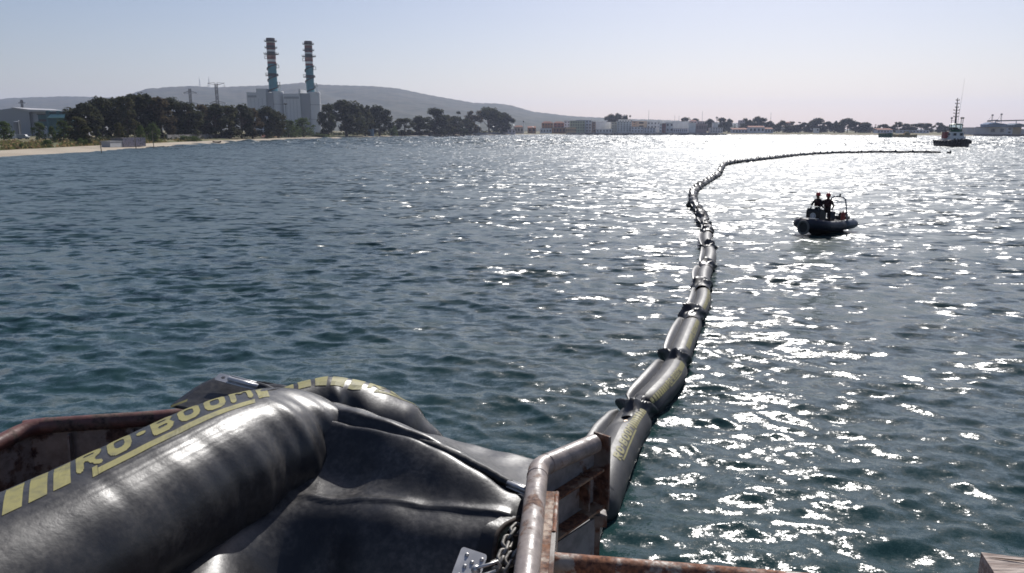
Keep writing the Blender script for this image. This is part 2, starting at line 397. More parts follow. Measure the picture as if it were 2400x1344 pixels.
# ------------------------------------------------------------------ lattice pylons and hill masts
def pylon(px, y_top, Y, label, arms, wire=.16):
    b = land_at(px, Y); H = wz(y_top, Y) - b.z; root = thing('pylon', b, label, 'pylon', 'power line pylons'); W = H * .075
    m = MB(); n = 9
    wd = lambda f: W * (1 - .72 * min(1, f / .62)) if f < .62 else W * .28
    for sx in (-1, 1):
        for sy in (-1, 1):
            m.tube([(sx * wd(i / n), sy * wd(i / n), H * i / n) for i in range(n + 1)], wire, 4)
    for i in range(n):
        a, c = wd(i / n), wd((i + 1) / n); z0, z1 = H * i / n, H * (i + 1) / n
        for sy in (-1, 1):
            m.tube([(-a, sy * a, z0), (c, sy * c, z1)], wire * .6, 3); m.tube([(a, sy * a, z0), (-c, sy * c, z1)], wire * .6, 3)
            m.tube([(sy * a, -a, z0), (sy * c, c, z1)], wire * .6, 3)
    m.build('lattice_tower', M_STEEL_D, root)
    for f, L in arms:
        z = H * f; g = MB()
        for sx in (-1, 1):
            e = Vector((sx * H * L, 0, z + (H * .035 if f > .93 else 0)))
            for dy in (-1, 1):
                g.tube([(sx * W * .28, dy * W * .28, z), e], wire * .8, 3); g.tube([(sx * W * .28, dy * W * .28, z + H * .045), e], wire * .8, 3)
        a = g.build('cross_arm', M_STEEL_D, root)
        for sx in (-1, 1):
            s = MB().tube([(sx * H * L, 0, z), (sx * H * L * .93, -.4, z - H * .028)], .3, 6).build('insulator', M_WHITE, a)
    return root
pylon(515, 196, 620, 'tall lattice pylon rising over the grove, white insulators', [(.97, .17), (.62, .17), (.36, .15)])
pylon(453, 208, 800, 'thinner lattice pylon over the grove, half its height hidden', [(.9, .16), (.66, .18), (.45, .18)], .18)
pylon(60, 234, 560, 'small lattice pylon before the grey industrial hall', [(.9, .12), (.7, .14), (.52, .12)], .14)
def hill_mast(px, y_top, y_bot, Y, label):
    p = PY(px, y_bot + 2, Y); H = PY(px, y_top, Y).z - p.z; root = thing('radio_mast', p, label, 'radio mast', 'radio masts on the long hill')
    m = MB(); W = H * .09
    for a in range(3):
        c = (math.cos(a * 2.1), math.sin(a * 2.1)); m.tube([(c[0] * W, c[1] * W, 0), (c[0] * W * .15, c[1] * W * .15, H * .8)], .7, 4)
    for k in range(6):
        f = k / 8; m.lathe([(W * (1 - f * .95), H * f), (W * (1 - f * .95) + .4, H * f + .6)], 3, cap=False)
    m.build('lattice_tower', M_GALV, root); MB().tube([(0, 0, H * .75), (0, 0, H)], .8, 5).build('aerial', M_GALV, root)
hill_mast(468.5, 181, 203, 4560, 'slim radio mast standing alone on the hill crest')
hill_mast(490.5, 180, 203, 4560, 'wider radio mast next to the hilltop buildings')

# ------------------------------------------------------------------ grey industrial hall and teal annex
def hall():
    Y = 520.0; x0, x1 = wx(-120, Y), wx(172, Y); gz = land_z(0, Y) - .3
    root = thing('industrial_hall', ((x0 + x1) / 2, Y, gz), 'long grey industrial hall with pitched roof behind the scrub', 'hall')
    ox = (x0 + x1) / 2
    ze, zr = wz(263, Y) - gz, wz(254, Y) - gz
    xr = wx(35, Y) - ox; xe = wx(76, Y) - ox; D = 46
    MB().prism([(x0 - ox, 0, 0), (xe, 0, 0), (xe, 0, ze), (xr, 0, zr), (x0 - ox, 0, ze - 3)], (0, D, 0)).build('gable_wall', M_CLAD_D, root)
    MB().box(((xe + x1 - ox) / 2 + .1, D / 2 + 1, ze / 2), (x1 - ox - xe - .2, D - 2, ze)).build('long_wall', mat('hall_cladding', (.42, .43, .46), .7, .3, scale=.05, var=.05), root)
    MB().prism([(xr, -.6, zr + .1), (xe, -.6, ze + .1), (x1 - ox, -.6, ze + .3), (x1 - ox, -.6, ze + .8), (xe, -.6, ze + 1.6), (xr, -.6, zr + .6)], (0, D + 1.2, 0)).build('roof', mat('pale_roof_sheet', (.46, .45, .45), .5, .4, scale=.1, var=.05), root)
    MB().box((xe - .1, -.25, ze / 2), (.5, .4, ze - .4)).build('downpipe', M_STEEL_D, root)
hall()
def annex():
    Y = 470.0; root = thing('teal_building', (wx(127, Y), Y, land_z(127, Y) - .3), 'teal annex with pale green roof and round towers by the grey hall', 'annex'); ox, oy, oz = root.location
    T = mat('teal_cladding', (.045, .13, .15), .6, .4, scale=.1, var=.12); T2 = mat('pale_green_roof', (.22, .42, .37), .5, .4, scale=.1, var=.06)
    def bx(n, p0, p1, y0, y1, d0, d1, m):
        return poly_box(wx(p0, Y) - ox, wx(p1, Y) - ox, d0, d1, wz(y1, Y) - oz, wz(y0, Y) - oz).build(n, m, root)
    bx('main_block', 112, 170, 262, 312, 0, 14, T); bx('wing', 86, 112, 268, 296, 3, 12, T); bx('wing_roof', 85, 112.2, 267, 269, 2.5, 13, M_STEEL_D)
    bx('window_band', 88, 110, 280, 285, 2.8, 3.1, M_STEEL_D); bx('window_band', 121, 137, 263.5, 266.5, -.2, .1, M_STEEL_D); bx('window_band', 145, 169, 263.5, 266.5, -.2, .1, M_STEEL_D)
    for p0, p1 in ((124, 146.5), (147.5, 168)):
        a, b = wx(p0, Y) - ox, wx(p1, Y) - ox; z0, z1 = wz(276, Y) - oz, wz(268.5, Y) - oz
        MB().prism([(a, -4, z0), (a, -.1, z1), (a, -.1, z1 - .3), (a, -4, z0 - .3)], (b - a, 0, 0)).build('canopy_roof', T2, root)
    for p in (117.5, 141):
        o = MB().lathe([(1.5, 0), (1.5, wz(261, Y) - oz), (.9, wz(259.5, Y) - oz)], 16, (wx(p, Y) - ox, 1, 0)).build('round_tower', T, root); auto_smooth(o)
annex()
def tanks():
    Y = 430.0
    for px, w, y0, cc, lb in ((40, 10, 286, (.20, .22, .25), 'blue grey storage tank beside the white silo'), (47.5, 3.6, 283, (.62, .63, .65), 'slim white silo before the industrial hall')):
        b = land_at(px, Y); r = w * Y / F / 2; h = wz(y0, Y) - b.z; root = thing('storage_tank', b, lb, 'tank')
        o = MB().lathe([(r, 0), (r, h), (r * .4, h + r * .3)], 18).build('shell', mat('tank_paint', cc, .5, .4, scale=.2, var=.08), root); auto_smooth(o)
        MB().box((r + .12, 0, h / 2), (.18, .5, h)).build('ladder', M_STEEL_D, root)
tanks()
# ------------------------------------------------------------------ trees, bushes, palms
def leaf_mat(name, c, c2):
    c = [x * 1.35 for x in c]; c2 = [x * 1.35 for x in c2]; m = mat(name, c, .9, .06, c2=c2, scale=.35, detail=3, lo=.38, hi=.62)
    t = m.node_tree; b = t.nodes['Principled BSDF']
    g = t.nodes.new('ShaderNodeNewGeometry'); mx = t.nodes.new('ShaderNodeMix'); mx.data_type = 'RGBA'; mx.blend_type = 'MULTIPLY'
    mr = t.nodes.new('ShaderNodeMapRange'); mr.inputs['To Min'].default_value = .55; mr.inputs['To Max'].default_value = 1.35
    t.links.new(g.outputs['Random Per Island'], mr.inputs['Value'])
    src = b.inputs['Base Color'].links[0].from_socket; cb = t.nodes.new('ShaderNodeCombineColor')
    for i in range(3): t.links.new(mr.outputs[0], cb.inputs[i])
    mx.inputs[0].default_value = 1; t.links.new(src, mx.inputs[6]); t.links.new(cb.outputs[0], mx.inputs[7]); t.links.new(mx.outputs[2], b.inputs['Base Color'])
    tl = t.nodes.new('ShaderNodeBsdfTranslucent'); ms = t.nodes.new('ShaderNodeMixShader'); ms.inputs[0].default_value = .38; out = t.nodes['Material Output']
    t.links.new(mx.outputs[2], tl.inputs['Color']); t.links.new(b.outputs[0], ms.inputs[1]); t.links.new(tl.outputs[0], ms.inputs[2]); t.links.new(ms.outputs[0], out.inputs['Surface'])
    return m
LEAF = [leaf_mat('dark_leaves', (.030, .038, .022), (.062, .062, .032)), leaf_mat('olive_leaves', (.045, .052, .024), (.085, .078, .036)), leaf_mat('green_leaves', (.045, .07, .022), (.085, .11, .04)), leaf_mat('brownish_leaves', (.050, .042, .026), (.085, .066, .038))]
BARK = mat('bark', (.10, .075, .055), .9, .2, scale=2, var=.3)

def crown_and_trunk(seed, h, w, style, nl, leaf):
    rnd = random.Random(seed); clumps = []; tr = MB()
    base = {'broad': .07, 'tall': .08, 'bush': .02, 'column': .05, 'umbrella': .42}[style]
    th = h * (.72 if style != 'bush' else .3)
    sway = [(rnd.uniform(-.03, .03) * h, rnd.uniform(-.03, .03) * h) for _ in range(4)]
    tp = [(sway[i][0] * i / 3, sway[i][1] * i / 3, th * i / 3) for i in range(4)]
    r0 = h * .018 + .05
    tr.tube(tp, [r0 * 1.4, r0, r0 * .7, r0 * .3], 7)
    nc = {'broad': 38, 'tall': 34, 'bush': 16, 'column': 18, 'umbrella': 24}[style]
    for k in range(nc):
        u = rnd.random()
        if style == 'broad': f = base + (1 - base) * (u ** .75); prof = (math.sin(math.pi * min(1, .12 + .88 * (f - base) / (1 - base)))) ** .6
        elif style == 'tall': f = base + (1 - base) * u; prof = .35 + .65 * math.sin(math.pi * (.1 + .85 * u)) ** .8
        elif style == 'bush': f = base + (.85) * u; prof = math.sqrt(max(.04, 1 - (u * .95) ** 2))
        elif style == 'column': f = base + (1 - base) * u; prof = (1 - u) ** .6 * .9 + .12
        else: f = base + (1 - base) * (.35 + .65 * u); prof = math.sqrt(max(.05, 1 - (u) ** 2)) * .95
        a = rnd.uniform(0, 2 * math.pi); rr = w / 2 * prof * math.sqrt(rnd.uniform(.12, 1)) * .86
        c = Vector((math.cos(a) * rr, math.sin(a) * rr, h * min(f, .93)))
        cr = w * rnd.uniform(.10, .20) * (1.0 if style != 'column' else 1.2); clumps.append((c, cr))
        if style != 'bush' and k % 3 == 0:
            s = Vector(tp[2]).lerp(Vector(tp[1]), rnd.random()); mid = s.lerp(c, .5) + Vector((0, 0, h * .03)); tr.tube([s, mid, c], [r0 * .5, r0 * .33, r0 * .12], 5)
    cb = MB(); ls = (h * w) ** .5 * (.034 if style != 'bush' else .05)
    for k in range(nl):
        c, cr = clumps[rnd.randrange(nc)]
        d = Vector((rnd.gauss(0, 1), rnd.gauss(0, 1), rnd.gauss(0, .8))); d.normalize(); p = c + d * cr * (rnd.random() ** .4)
        n = (d + Vector((rnd.gauss(0, .7), rnd.gauss(0, .7), rnd.gauss(.3, .7)))).normalized()
        a = n.orthogonal().normalized(); a = Matrix.Rotation(rnd.uniform(0, 6.28), 3, n) @ a; b = n.cross(a)
        s = ls * rnd.uniform(.6, 1.35); q = rnd.uniform(.5, .9)
        cb.add([p - a * s, p + b * s * q - n * s * .2, p + a * s, p - b * s * q - n * s * .2], [(0, 1, 2, 3)])
    return cb.mesh('crown_' + style, leaf), tr.mesh('trunk_' + style, BARK)
PROTO = {}
def proto(kind):
    if kind not in PROTO:
        style, h, w, nl, lf, seeds = KINDS_T[kind]
        PROTO[kind] = [crown_and_trunk(hash_seed(kind) + s, h, w, style, nl, LEAF[lf]) for s in range(seeds)]
    return PROTO[kind]
def hash_seed(s): return sum(ord(c) * (i + 3) for i, c in enumerate(s))
KINDS_T = {'pine': ('broad', 20, 15, 4200, 0, 4), 'gum': ('tall', 20, 11, 3600, 1, 3), 'rust': ('tall', 18, 10, 2400, 3, 2), 'green': ('broad', 12, 10, 2000, 2, 2), 'shrub': ('bush', 3, 5, 900, 2, 2), 'drybush': ('bush', 2, 3.5, 600, 3, 2), 'cypress': ('column', 16, 5, 1500, 0, 1), 'umbrella': ('umbrella', 14, 14, 2200, 0, 2), 'sapling': ('column', 6, 2.6, 500, 2, 1)}
TREES_N = {}
def tree(kind, px, y_top, Y, wpx, label, group=None, name=None, cat=None, var=None):
    P = proto(kind); i = TREES_N.get(kind, 0); TREES_N[kind] = i + 1
    crown, trunk = P[(i if var is None else var) % len(P)]
    Y = max(Y, back(px) + 6); b = land_at(px, Y); b.z -= .15; style, h, w = KINDS_T[kind][:3]
    H = wz(y_top, Y) - b.z; W = wpx * Y / F
    root = thing(name or {'shrub': 'bush', 'drybush': 'bush', 'sapling': 'sapling', 'cypress': 'cypress_tree'}.get(kind, 'tree'), b, label, cat or ('bush' if 'bush' in KINDS_T[kind][0] else 'tree'), group, rz=(i * 2.4) % 6.28, scale=(W / w, W / w, H / h))
    link('crown', crown, root); link('trunk', trunk, root)
    return root
GR = 'trees of the dark grove behind the beach'
grove = [  # photo column, top row, forward distance, width
 ('pine', 196, 246, 345, 66, 'tree nearest the teal annex, at the grove edge over its roof'),
 ('gum', 185, 276, 300, 40, 'low leafy tree in front of the teal annex, beside the grove'),
 ('pine', 240, 234, 370, 62, 'tall dark tree at the start of the grove, sky gap beside its top'),
 ('pine', 275, 232, 385, 56, 'dark grove tree below the dip between the two hills'),
 ('gum', 300, 228, 375, 44, 'narrow grove tree where the long hill starts to rise'),
 ('pine', 322, 227, 395, 58, 'dark tree of the grove one crown before its highest top'),
 ('pine', 352, 225, 400, 62, 'tallest tree of the dark grove, directly behind the painted shed'),
 ('rust', 380, 231, 400, 52, 'brownish tree on the falling side of the grove top'),
 ('pine', 408, 235, 425, 58, 'dark tree between the grove top and the thinner pylon'),
 ('pine', 440, 243, 430, 56, 'dark tree straight below the thinner pylon'),
 ('rust', 472, 247, 450, 54, 'brownish grove tree between the two lattice pylons'),
 ('pine', 505, 249, 455, 56, 'dark tree at the foot of the tall lattice pylon'),
 ('gum', 538, 250, 465, 46, 'olive tree just past the tall lattice pylon'),
 ('pine', 566, 249, 480, 50, 'dark rounded tree before the corner of the grey boiler house'),
 ('rust', 592, 256, 490, 44, 'brownish tree covering the foot of the grey boiler house'),
 ('pine', 626, 255, 500, 54, 'broad tree under the taller striped stack'),
 ('gum', 652, 264, 500, 40, 'sloping tree at the grove end under the round boiler'),
 ('green', 676, 285, 505, 40, 'low green tree hiding the lamp mast foot'),
 ('green', 712, 280, 540, 44, 'green bushy tree in the gap under the shorter stack'),
 ('pine', 770, 247, 590, 34, 'loose crowned tree next to the pale boiler house wall'),
 ('pine', 812, 240, 600, 74, 'large rounded dark tree past the power station'),
 ('gum', 856, 248, 640, 36, 'upright tree filling the middle of the three tree clump'),
 ('pine', 890, 252, 650, 54, 'dark tree ending the clump past the power station'),
 ('gum', 948, 280, 760, 40, 'low dark tree beside the clump, above the garden wall'),
 ('pine', 984, 276, 780, 40, 'dark tree standing over the long garden wall'),
 ('pine', 1022, 257, 800, 44, 'taller feathery tree over the long garden wall'),
 ('gum', 1046, 272, 810, 34, 'olive tree under the feathery tree by the garden wall'),
 ('cypress', 1075, 263, 850, 16, 'pointed dark cypress in front of the hill slope'),
 ('pine', 1064, 276, 830, 40, 'broad tree around the pointed cypress'),
 ('gum', 1094, 280, 860, 30, 'low tree at the end of the garden wall'),
 ('rust', 1112, 262, 880, 34, 'thin loose crowned tree leaning from the umbrella pine clump'),
 ('umbrella', 1146, 258, 900, 60, 'big umbrella pine beside the first town houses'),
 ('pine', 1176, 268, 910, 50, 'dark tree sloping from the umbrella pine to the town'),
]
for k, px, yt, Y, wp, lb in grove: tree(k, px, yt - 2, Y, wp * 1.3, lb, GR)
front = [
 ('green', 92, 288, 330, 34, 'round green tree before the grey hall, beside a sapling'), ('green', 148, 284, 300, 40, 'leafy green tree under the teal annex canopy'), ('green', 122, 297, 290, 20, 'small green tree between two leafy ones by the annex'),
 ('green', 8, 286, 300, 46, 'dark green tree at the start of the scrub field'), ('gum', 205, 300, 270, 24, 'small upright tree before the grove near the field'), ('green', 360, 290, 285, 34, 'green tree with a bare pole beside it, behind the painted shed'),
 ('gum', 280, 288, 300, 26, 'pale small tree against the dark grove'), ('green', 330, 296, 305, 24, 'low green tree against the grove by the painted shed'),
 ('sapling', 233, 318, 222, 12, 'thin young sapling growing at the beach edge'),
]
for k, px, yt, Y, wp, lb in front: tree(k, px, yt, Y, wp, lb, 'small trees before the grove')
bushes = [
 ('shrub', 108, 327, 225, 28, 'dark green round bush in the dry field by the beach'), ('shrub', 48, 335, 205, 12, 'small dark bush at the beach edge before the field'), ('shrub', 192, 324, 258, 24, 'light green bush under the grove'),
 ('drybush', 108, 346, 198, 22, 'flat brown bush on the upper beach'), ('drybush', 8, 347, 196, 22, 'brown tuft on the sand beside the field'), ('shrub', 440, 318, 365, 50, 'wide dark bush against the low grey wall'), ('shrub', 458, 322, 352, 24, 'bright green bush at the foot of the wide dark bush'),
 ('shrub', 740, 314, 570, 70, 'long pale green bush on the sand past the coloured wall'), ('green', 690, 296, 520, 36, 'bushy green tree at the end of the coloured wall'), ('drybush', 295, 337, 240, 26, 'brown bush before the painted shed'), ('drybush', 385, 333, 262, 22, 'dry brush heap beyond the painted shed'), ('shrub', 920, 296, 760, 26, 'light green bush at the start of the garden wall'),
 ('shrub', 1085, 300, 840, 26, 'grey green bush over the end of the garden wall'), ('drybush', 165, 342, 205, 18, 'low brown scrub where the dry field meets the sand'), ('drybush', 60, 344, 199, 26, 'low brown scrub along the sand in front of the field'),
]
for k, px, yt, Y, wp, lb in bushes: tree(k, px, yt, max(Y, back(px) + 6), wp * 1.15, lb, 'bushes along the beach')

# far shore: columns, tops, distances
rs_ = random.Random(11)
far = [('pine', 1430, 271, 1480, 30), ('umbrella', 1447, 269, 1500, 22), ('cypress', 1476, 271, 1520, 8), ('umbrella', 1464, 273, 1520, 16),
 ('pine', 1605, 277, 1560, 26), ('pine', 1628, 280, 1550, 28), ('pine', 1662, 281, 1500, 26), ('pine', 1690, 278, 1500, 26), ('cypress', 1688, 276, 1460, 8), ('pine', 1708, 281, 1470, 20), ('cypress', 1706, 286, 1390, 12), ('cypress', 1721, 293, 1330, 9), ('gum', 1745, 279, 1450, 16), ('pine', 1756, 283, 1450, 22), ('pine', 1773, 276, 1440, 24), ('pine', 1787, 278, 1430, 22), ('pine', 1803, 286, 1420, 24), ('umbrella', 1834, 285, 1400, 24), ('gum', 1853, 286, 1400, 22), ('cypress', 1872, 287, 1380, 12),
 ('pine', 1884, 289, 1370, 26), ('umbrella', 1914, 280, 1340, 34), ('pine', 1906, 284, 1360, 30), ('pine', 1938, 287, 1340, 28), ('pine', 1955, 288, 1330, 24), ('umbrella', 1985, 280, 1300, 36), ('pine', 1972, 286, 1320, 24), ('pine', 2004, 287, 1310, 30), ('pine', 2026, 289, 1300, 30), ('cypress', 2041, 293, 1290, 7), ('cypress', 2050, 293, 1290, 8), ('pine', 2070, 293, 1270, 28), ('pine', 2086, 298, 1260, 22), ('gum', 2102, 287, 1250, 24), ('pine', 2122, 292, 1240, 24), ('pine', 2140, 292, 1230, 26), ('umbrella', 2158, 291, 1230, 24), ('pine', 2174, 291, 1220, 22), ('gum', 2198, 289, 1210, 18), ('pine', 2210, 295, 1200, 24), ('pine', 2230, 300, 1200, 26), ('pine', 2252, 303, 1190, 26), ('pine', 2272, 305, 1180, 26), ('pine', 1820, 292, 1400, 24), ('pine', 1864, 294, 1380, 26), ('pine', 1896, 296, 1350, 26), ('pine', 1925, 296, 1340, 26), ('pine', 1962, 296, 1320, 24), ('gum', 1738, 290, 1400, 14), ('pine', 1672, 291, 1440, 22), ('pine', 2016, 298, 1300, 26), ('pine', 2050, 301, 1290, 20), ('pine', 1845, 296, 1370, 24)]
MARKS = [(1440, 'balcony block'), (1600, 'bluish hall'), (1678, 'square white house tower'), (1752, 'far beach villa'), (1842, 'red roofed house top'), (1916, 'small white villa'), (1985, 'big far umbrella pine'), (2077, 'green hulled boat'), (2120, 'tan workboat'), (2228, 'harbour tug'), (2300, 'grey port warehouse')]
ORD = ['first', 'second', 'third', 'fourth', 'fifth', 'sixth', 'seventh', 'eighth', 'ninth', 'tenth']
cnt = {}
for k, px, yt, Y, wp in sorted(far, key=lambda q: q[1]):
    i = max([j for j, m in enumerate(MARKS) if m[0] <= px] or [0]); c_ = cnt.get(i, 0); cnt[i] = c_ + 1
    kind_ = {'pine': 'dark hazy tree', 'umbrella': 'spreading umbrella pine', 'cypress': 'pointed cypress', 'gum': 'loose crowned tree'}[k]
    tree(k, px, yt - 1, Y, wp * 1.12, kind_ + ' of the far shore, ' + ORD[c_] + ' past the ' + MARKS[i][1] + ' going seaward' if i < 10 else kind_ + ', ' + ORD[c_] + ' past the port', 'trees of the far shore')
def palm(px, y_top, Y, label):
    b = land_at(px, Y); H = wz(y_top, Y) - b.z; root = thing('palm_tree', b, label, 'palm tree', 'tall palms over the far tree line')
    MB().tube([(0, 0, 0), (.3, 0, H * .5), (0, 0, H)], [.4, .3, .25], 6).build('trunk', BARK, root)
    m = MB(); rnd = random.Random(px)
    for k in range(22):
        a = k * 2.4; L = rnd.uniform(2.6, 3.6); e = rnd.uniform(-.3, 1.1); d = Vector((math.cos(a), math.sin(a), 0)); s = d.cross(Vector((0, 0, 1))) * .45
        p = [Vector((0, 0, H)) + d * (L * t) + Vector((0, 0, L * (e * t - 1.1 * t * t))) for t in (0, .35, .7, 1)]
        m.grid([[q - s * wv, q + s * wv] for q, wv in zip(p, (.4, 1, .9, .1))])
    m.build('crown', LEAF[0], root)
for px, yt, Y, lb in ((1678, 275, 1500, 'tall thin palm rising over the trees behind the white house tower'), (1445, 271, 1460, 'palm over the green town roofs by the balcony block'), (1969, 283, 1340, 'palm top showing beside the large umbrella pine'), (2058, 294, 1290, 'short palm in the gap of the far tree line'), (2266, 302, 1150, 'lone palm between the tug and the port silos'), (1957, 284, 1350, 'leaning palm above the far tree line')): palm(px, yt, Y, lb)

def undergrowth():
    rnd = random.Random(4); m = MB()
    for k in range(5200):
        px = rnd.uniform(160, 1200); Y = back(px) + 40 + rnd.random() * 60
        b = land_at(px, Y); h = Y / F * rnd.uniform(2, 12) * (1 if px < 720 else .7); s = Y / F * rnd.uniform(1.2, 2.6)
        z = b.z + h * rnd.random(); a = rnd.uniform(0, 6.28); d = Vector((math.cos(a), math.sin(a), rnd.uniform(-.4, .4))) * s; u = Vector((rnd.uniform(-.5, .5), rnd.uniform(-.5, .5), 1)) * s
        c = Vector((b.x, b.y, z)); m.add([c - d, c + u * .7, c + d, c - u * .6], [(0, 1, 2, 3)])
    tag(m.build('undergrowth', LEAF[0]), 'dark undergrowth along the foot of the grove', kind='stuff')
    g = MB()
    for k in range(9000):
        px = rnd.uniform(-60, 470); t = rnd.random(); Y = back(px) + 4 + t * t * 80
        if math.sin(px * .09) + math.sin(px * .031 + Y * .05) + rnd.gauss(0, .6) < -.2: continue
        b = land_at(px, Y); h = rnd.uniform(.25, .8) * (1.4 if rnd.random() < .15 else 1); a = rnd.uniform(0, 6.28); d = Vector((math.cos(a), math.sin(a), 0)) * rnd.uniform(.2, .7)
        g.add([b - d, b + d, b + d * .4 + Vector((rnd.uniform(-.2, .2), 0, h)), b - d * .4 + Vector((rnd.uniform(-.2, .2), 0, h * .8))], [(0, 1, 2, 3)], 0 if (rnd.random() < .5) == (t > .3) else 1)
    tag(g.build('dune_grass', [leaf_mat('dry_grass', (.16, .11, .06), (.25, .18, .09)), leaf_mat('green_grass', (.07, .09, .03), (.13, .13, .05))]), 'dry and green tufts growing behind the sand', kind='stuff')
undergrowth()
# ------------------------------------------------------------------ seaside town, shore walls, port
WALLC = {}
def wall_mat(c):
    f_ = 1.25 if c[0] - c[2] > .1 else 1.7; c = [min(.8, x * f_) for x in c]; k = tuple(round(x, 2) for x in c)
    if k not in WALLC: WALLC[k] = mat('painted_wall', c, .85, .25, scale=.15, var=.1)
    return WALLC[k]
M_WIN = mat('window_dark', (.035, .04, .05), .2, .5, scale=1, var=.2)
M_TILE = mat('terracotta_tiles', (.26, .10, .06), .85, .2, scale=.6, var=.25)
M_FLAT = mat('flat_roof', (.33, .31, .30), .9, .2, scale=.3, var=.15)
WINM = {}
def building(p0, p1, yt, yb, Y, c, label, roof='flat', win=(3, 2), depth=12, cat='house', wcol=M_WIN, name='house', group='houses of the seaside town', face=0.0, balcony=False):
    Y = max(Y, back((p0 + p1) / 2) + 6); x0, x1 = wx(p0, Y), wx(p1, Y); W = x1 - x0; gz = land_z((p0 + p1) / 2, Y) - .3; H = wz(yt, Y) - gz; zb = max(0, wz(yb, Y) - gz)
    root = thing(name, ((x0 + x1) / 2, Y, gz), label, cat, group, rz=face)
    MB().box((0, depth / 2, H / 2), (W, depth, H)).build('wall', wall_mat(c), root)
    if roof == 'flat': MB().box((0, depth / 2, H + .25), (W + .4, depth + .4, .5)).build('parapet', M_FLAT if c[0] < .5 else wall_mat([x * .9 for x in c]), root)
    elif roof == 'hip':
        m = MB(); a, b, h = W / 2 + .5, depth + .5, max(1.6, W * .16)
        m.add([(-a, -.5, H), (a, -.5, H), (a, b, H), (-a, b, H), (-a * .5, depth / 2, H + h), (a * .5, depth / 2, H + h)], [(0, 1, 5, 4), (2, 3, 4, 5), (1, 2, 5), (3, 0, 4), (3, 2, 1, 0)]); m.build('roof', M_TILE, root)
    elif roof == 'shed':
        MB().prism([(-W / 2 - .3, -.6, H - .1), (-W / 2 - .3, depth + .3, H + 2.2), (-W / 2 - .3, depth + .3, H + 2.5), (-W / 2 - .3, -.6, H + .25)], (W + .6, 0, 0)).build('roof', M_TILE, root)
    nx, nz = win
    if nx:
        ww, wh = W / nx * .42, (H - zb) / nz * .45
        key = (round(ww, 1), round(wh, 1)); me = WINM.setdefault(key, MB().box((0, 0, 0), (max(key[0], .5), .16, max(key[1], .6))).mesh('window', wcol))
        for i in range(nx):
            for j in range(nz):
                o = link('window', me, root); o.location = (-W / 2 + W * (i + .5) / nx, -.06, zb + (H - zb) * (j + .55) / nz)
                if balcony:
                    MB().box((0, -.5, -wh * .55), (ww * 1.5, .95, .25)).build('balcony', wall_mat((.6, .6, .6)), root).location = o.location
    return root
OR, TN, WH, LI, CR, BG = (.30, .15, .07), (.36, .26, .16), (.62, .61, .60), (.46, .45, .50), (.55, .50, .40), (.30, .33, .37)
B = building
B(1205, 1227, 298, 313, 1260, (.40, .33, .27), 'low house with terracotta roof beside the umbrella pine', 'hip', (3, 1))
B(1237, 1256, 300, 312, 1270, OR, 'small brown house next to the slender white tower', 'shed', (2, 1))
B(1266, 1293, 302, 313, 1275, WH, 'low white house between two brown houses', 'flat', (4, 1))
B(1270, 1296, 289, 304, 1350, OR, 'terracotta roofed house standing up behind the low white house', 'hip', (4, 2))
B(1298, 1322, 289, 301, 1360, (.34, .14, .10), 'dark red house behind the brown beach houses', 'hip', (3, 2))
B(1296, 1325, 300, 313, 1280, (.27, .14, .08), 'long brown house facing the beach', 'flat', (4, 1))
B(1326, 1350, 300, 312, 1275, (.50, .36, .21), 'tan house with dark window row at the end of the beach', 'flat', (5, 1))
B(1322, 1336, 284, 303, 1390, LI, 'pale house stepping up the slope behind the tan house', 'flat', (2, 3))
B(1336, 1370, 284, 310, 1340, (.26, .28, .20), 'olive green apartment block behind the rock revetment', 'flat', (6, 4), cat='apartment block', name='apartment_block')
B(1351, 1386, 282.5, 311, 1352, BG, 'dark topped blue grey block joined to the olive block', 'flat', (5, 4), cat='apartment block', name='apartment_block')
B(1388, 1396, 286, 310, 1330, (.26, .17, .13), 'narrow brown house wedged before the broad blank white block', 'flat', (1, 4))
B(1395, 1432, 287, 304, 1360, (.52, .50, .52), 'broad blank pale block above the porch roof', 'flat', (0, 0), cat='apartment block', name='apartment_block')
B(1397, 1434, 303, 312, 1325, (.50, .50, .50), 'low building with dark porch roof under the blank block', 'flat', (5, 1))
B(1433, 1445, 287, 311, 1335, CR, 'narrow cream house beside the balcony block', 'flat', (2, 4))
B(1446, 1480, 286, 309.5, 1335, (.66, .66, .64), 'white block with stacked balconies in dark columns', 'flat', (5, 5), cat='apartment block', name='apartment_block', balcony=True)
B(1450, 1482, 281, 290, 1420, (.50, .50, .48), 'grey upper storey showing over the balcony block', 'flat', (5, 1))
B(1481, 1491, 285, 301, 1370, (.40, .27, .19), 'brown house corner by the peach block', 'flat', (1, 3))
B(1490, 1515, 285, 301, 1375, (.52, .40, .29), 'peach coloured block over the low lilac row', 'flat', (1, 2), cat='apartment block', name='apartment_block')
B(1479, 1508, 298, 311, 1330, LI, 'low lilac house under the peach block', 'flat', (4, 2))
B(1509, 1536, 300, 311, 1330, (.42, .42, .46), 'low grey lilac house with awning beside the lilac one', 'flat', (4, 2))
B(1516, 1547, 286, 302, 1380, (.50, .49, .53), 'pale lilac block with a long dark roof line', 'flat', (4, 2))
B(1546, 1551, 290, 311, 1325, WH, 'thin white house end beside the red panelled one', 'flat', (1, 3))
B(1551, 1560, 290, 309, 1326, (.20, .07, .06), 'red fronted house squeezed between white walls', 'flat', (1, 3))
B(1560, 1578, 288, 311, 1330, (.60, .60, .62), 'white house with one long window by the red front', 'flat', (2, 2))
B(1578, 1613, 286, 301, 1370, (.50, .54, .58), 'long bluish white hall behind a street tree', 'flat', (0, 0), cat='hall', name='warehouse')
B(1578, 1612, 302, 312, 1320, (.44, .43, .47), 'low row of lilac shops beneath the bluish hall', 'flat', (7, 1))
B(1614, 1630, 289, 308, 1330, (.58, .55, .52), 'narrow white block at the end of the bluish hall', 'flat', (0, 0))
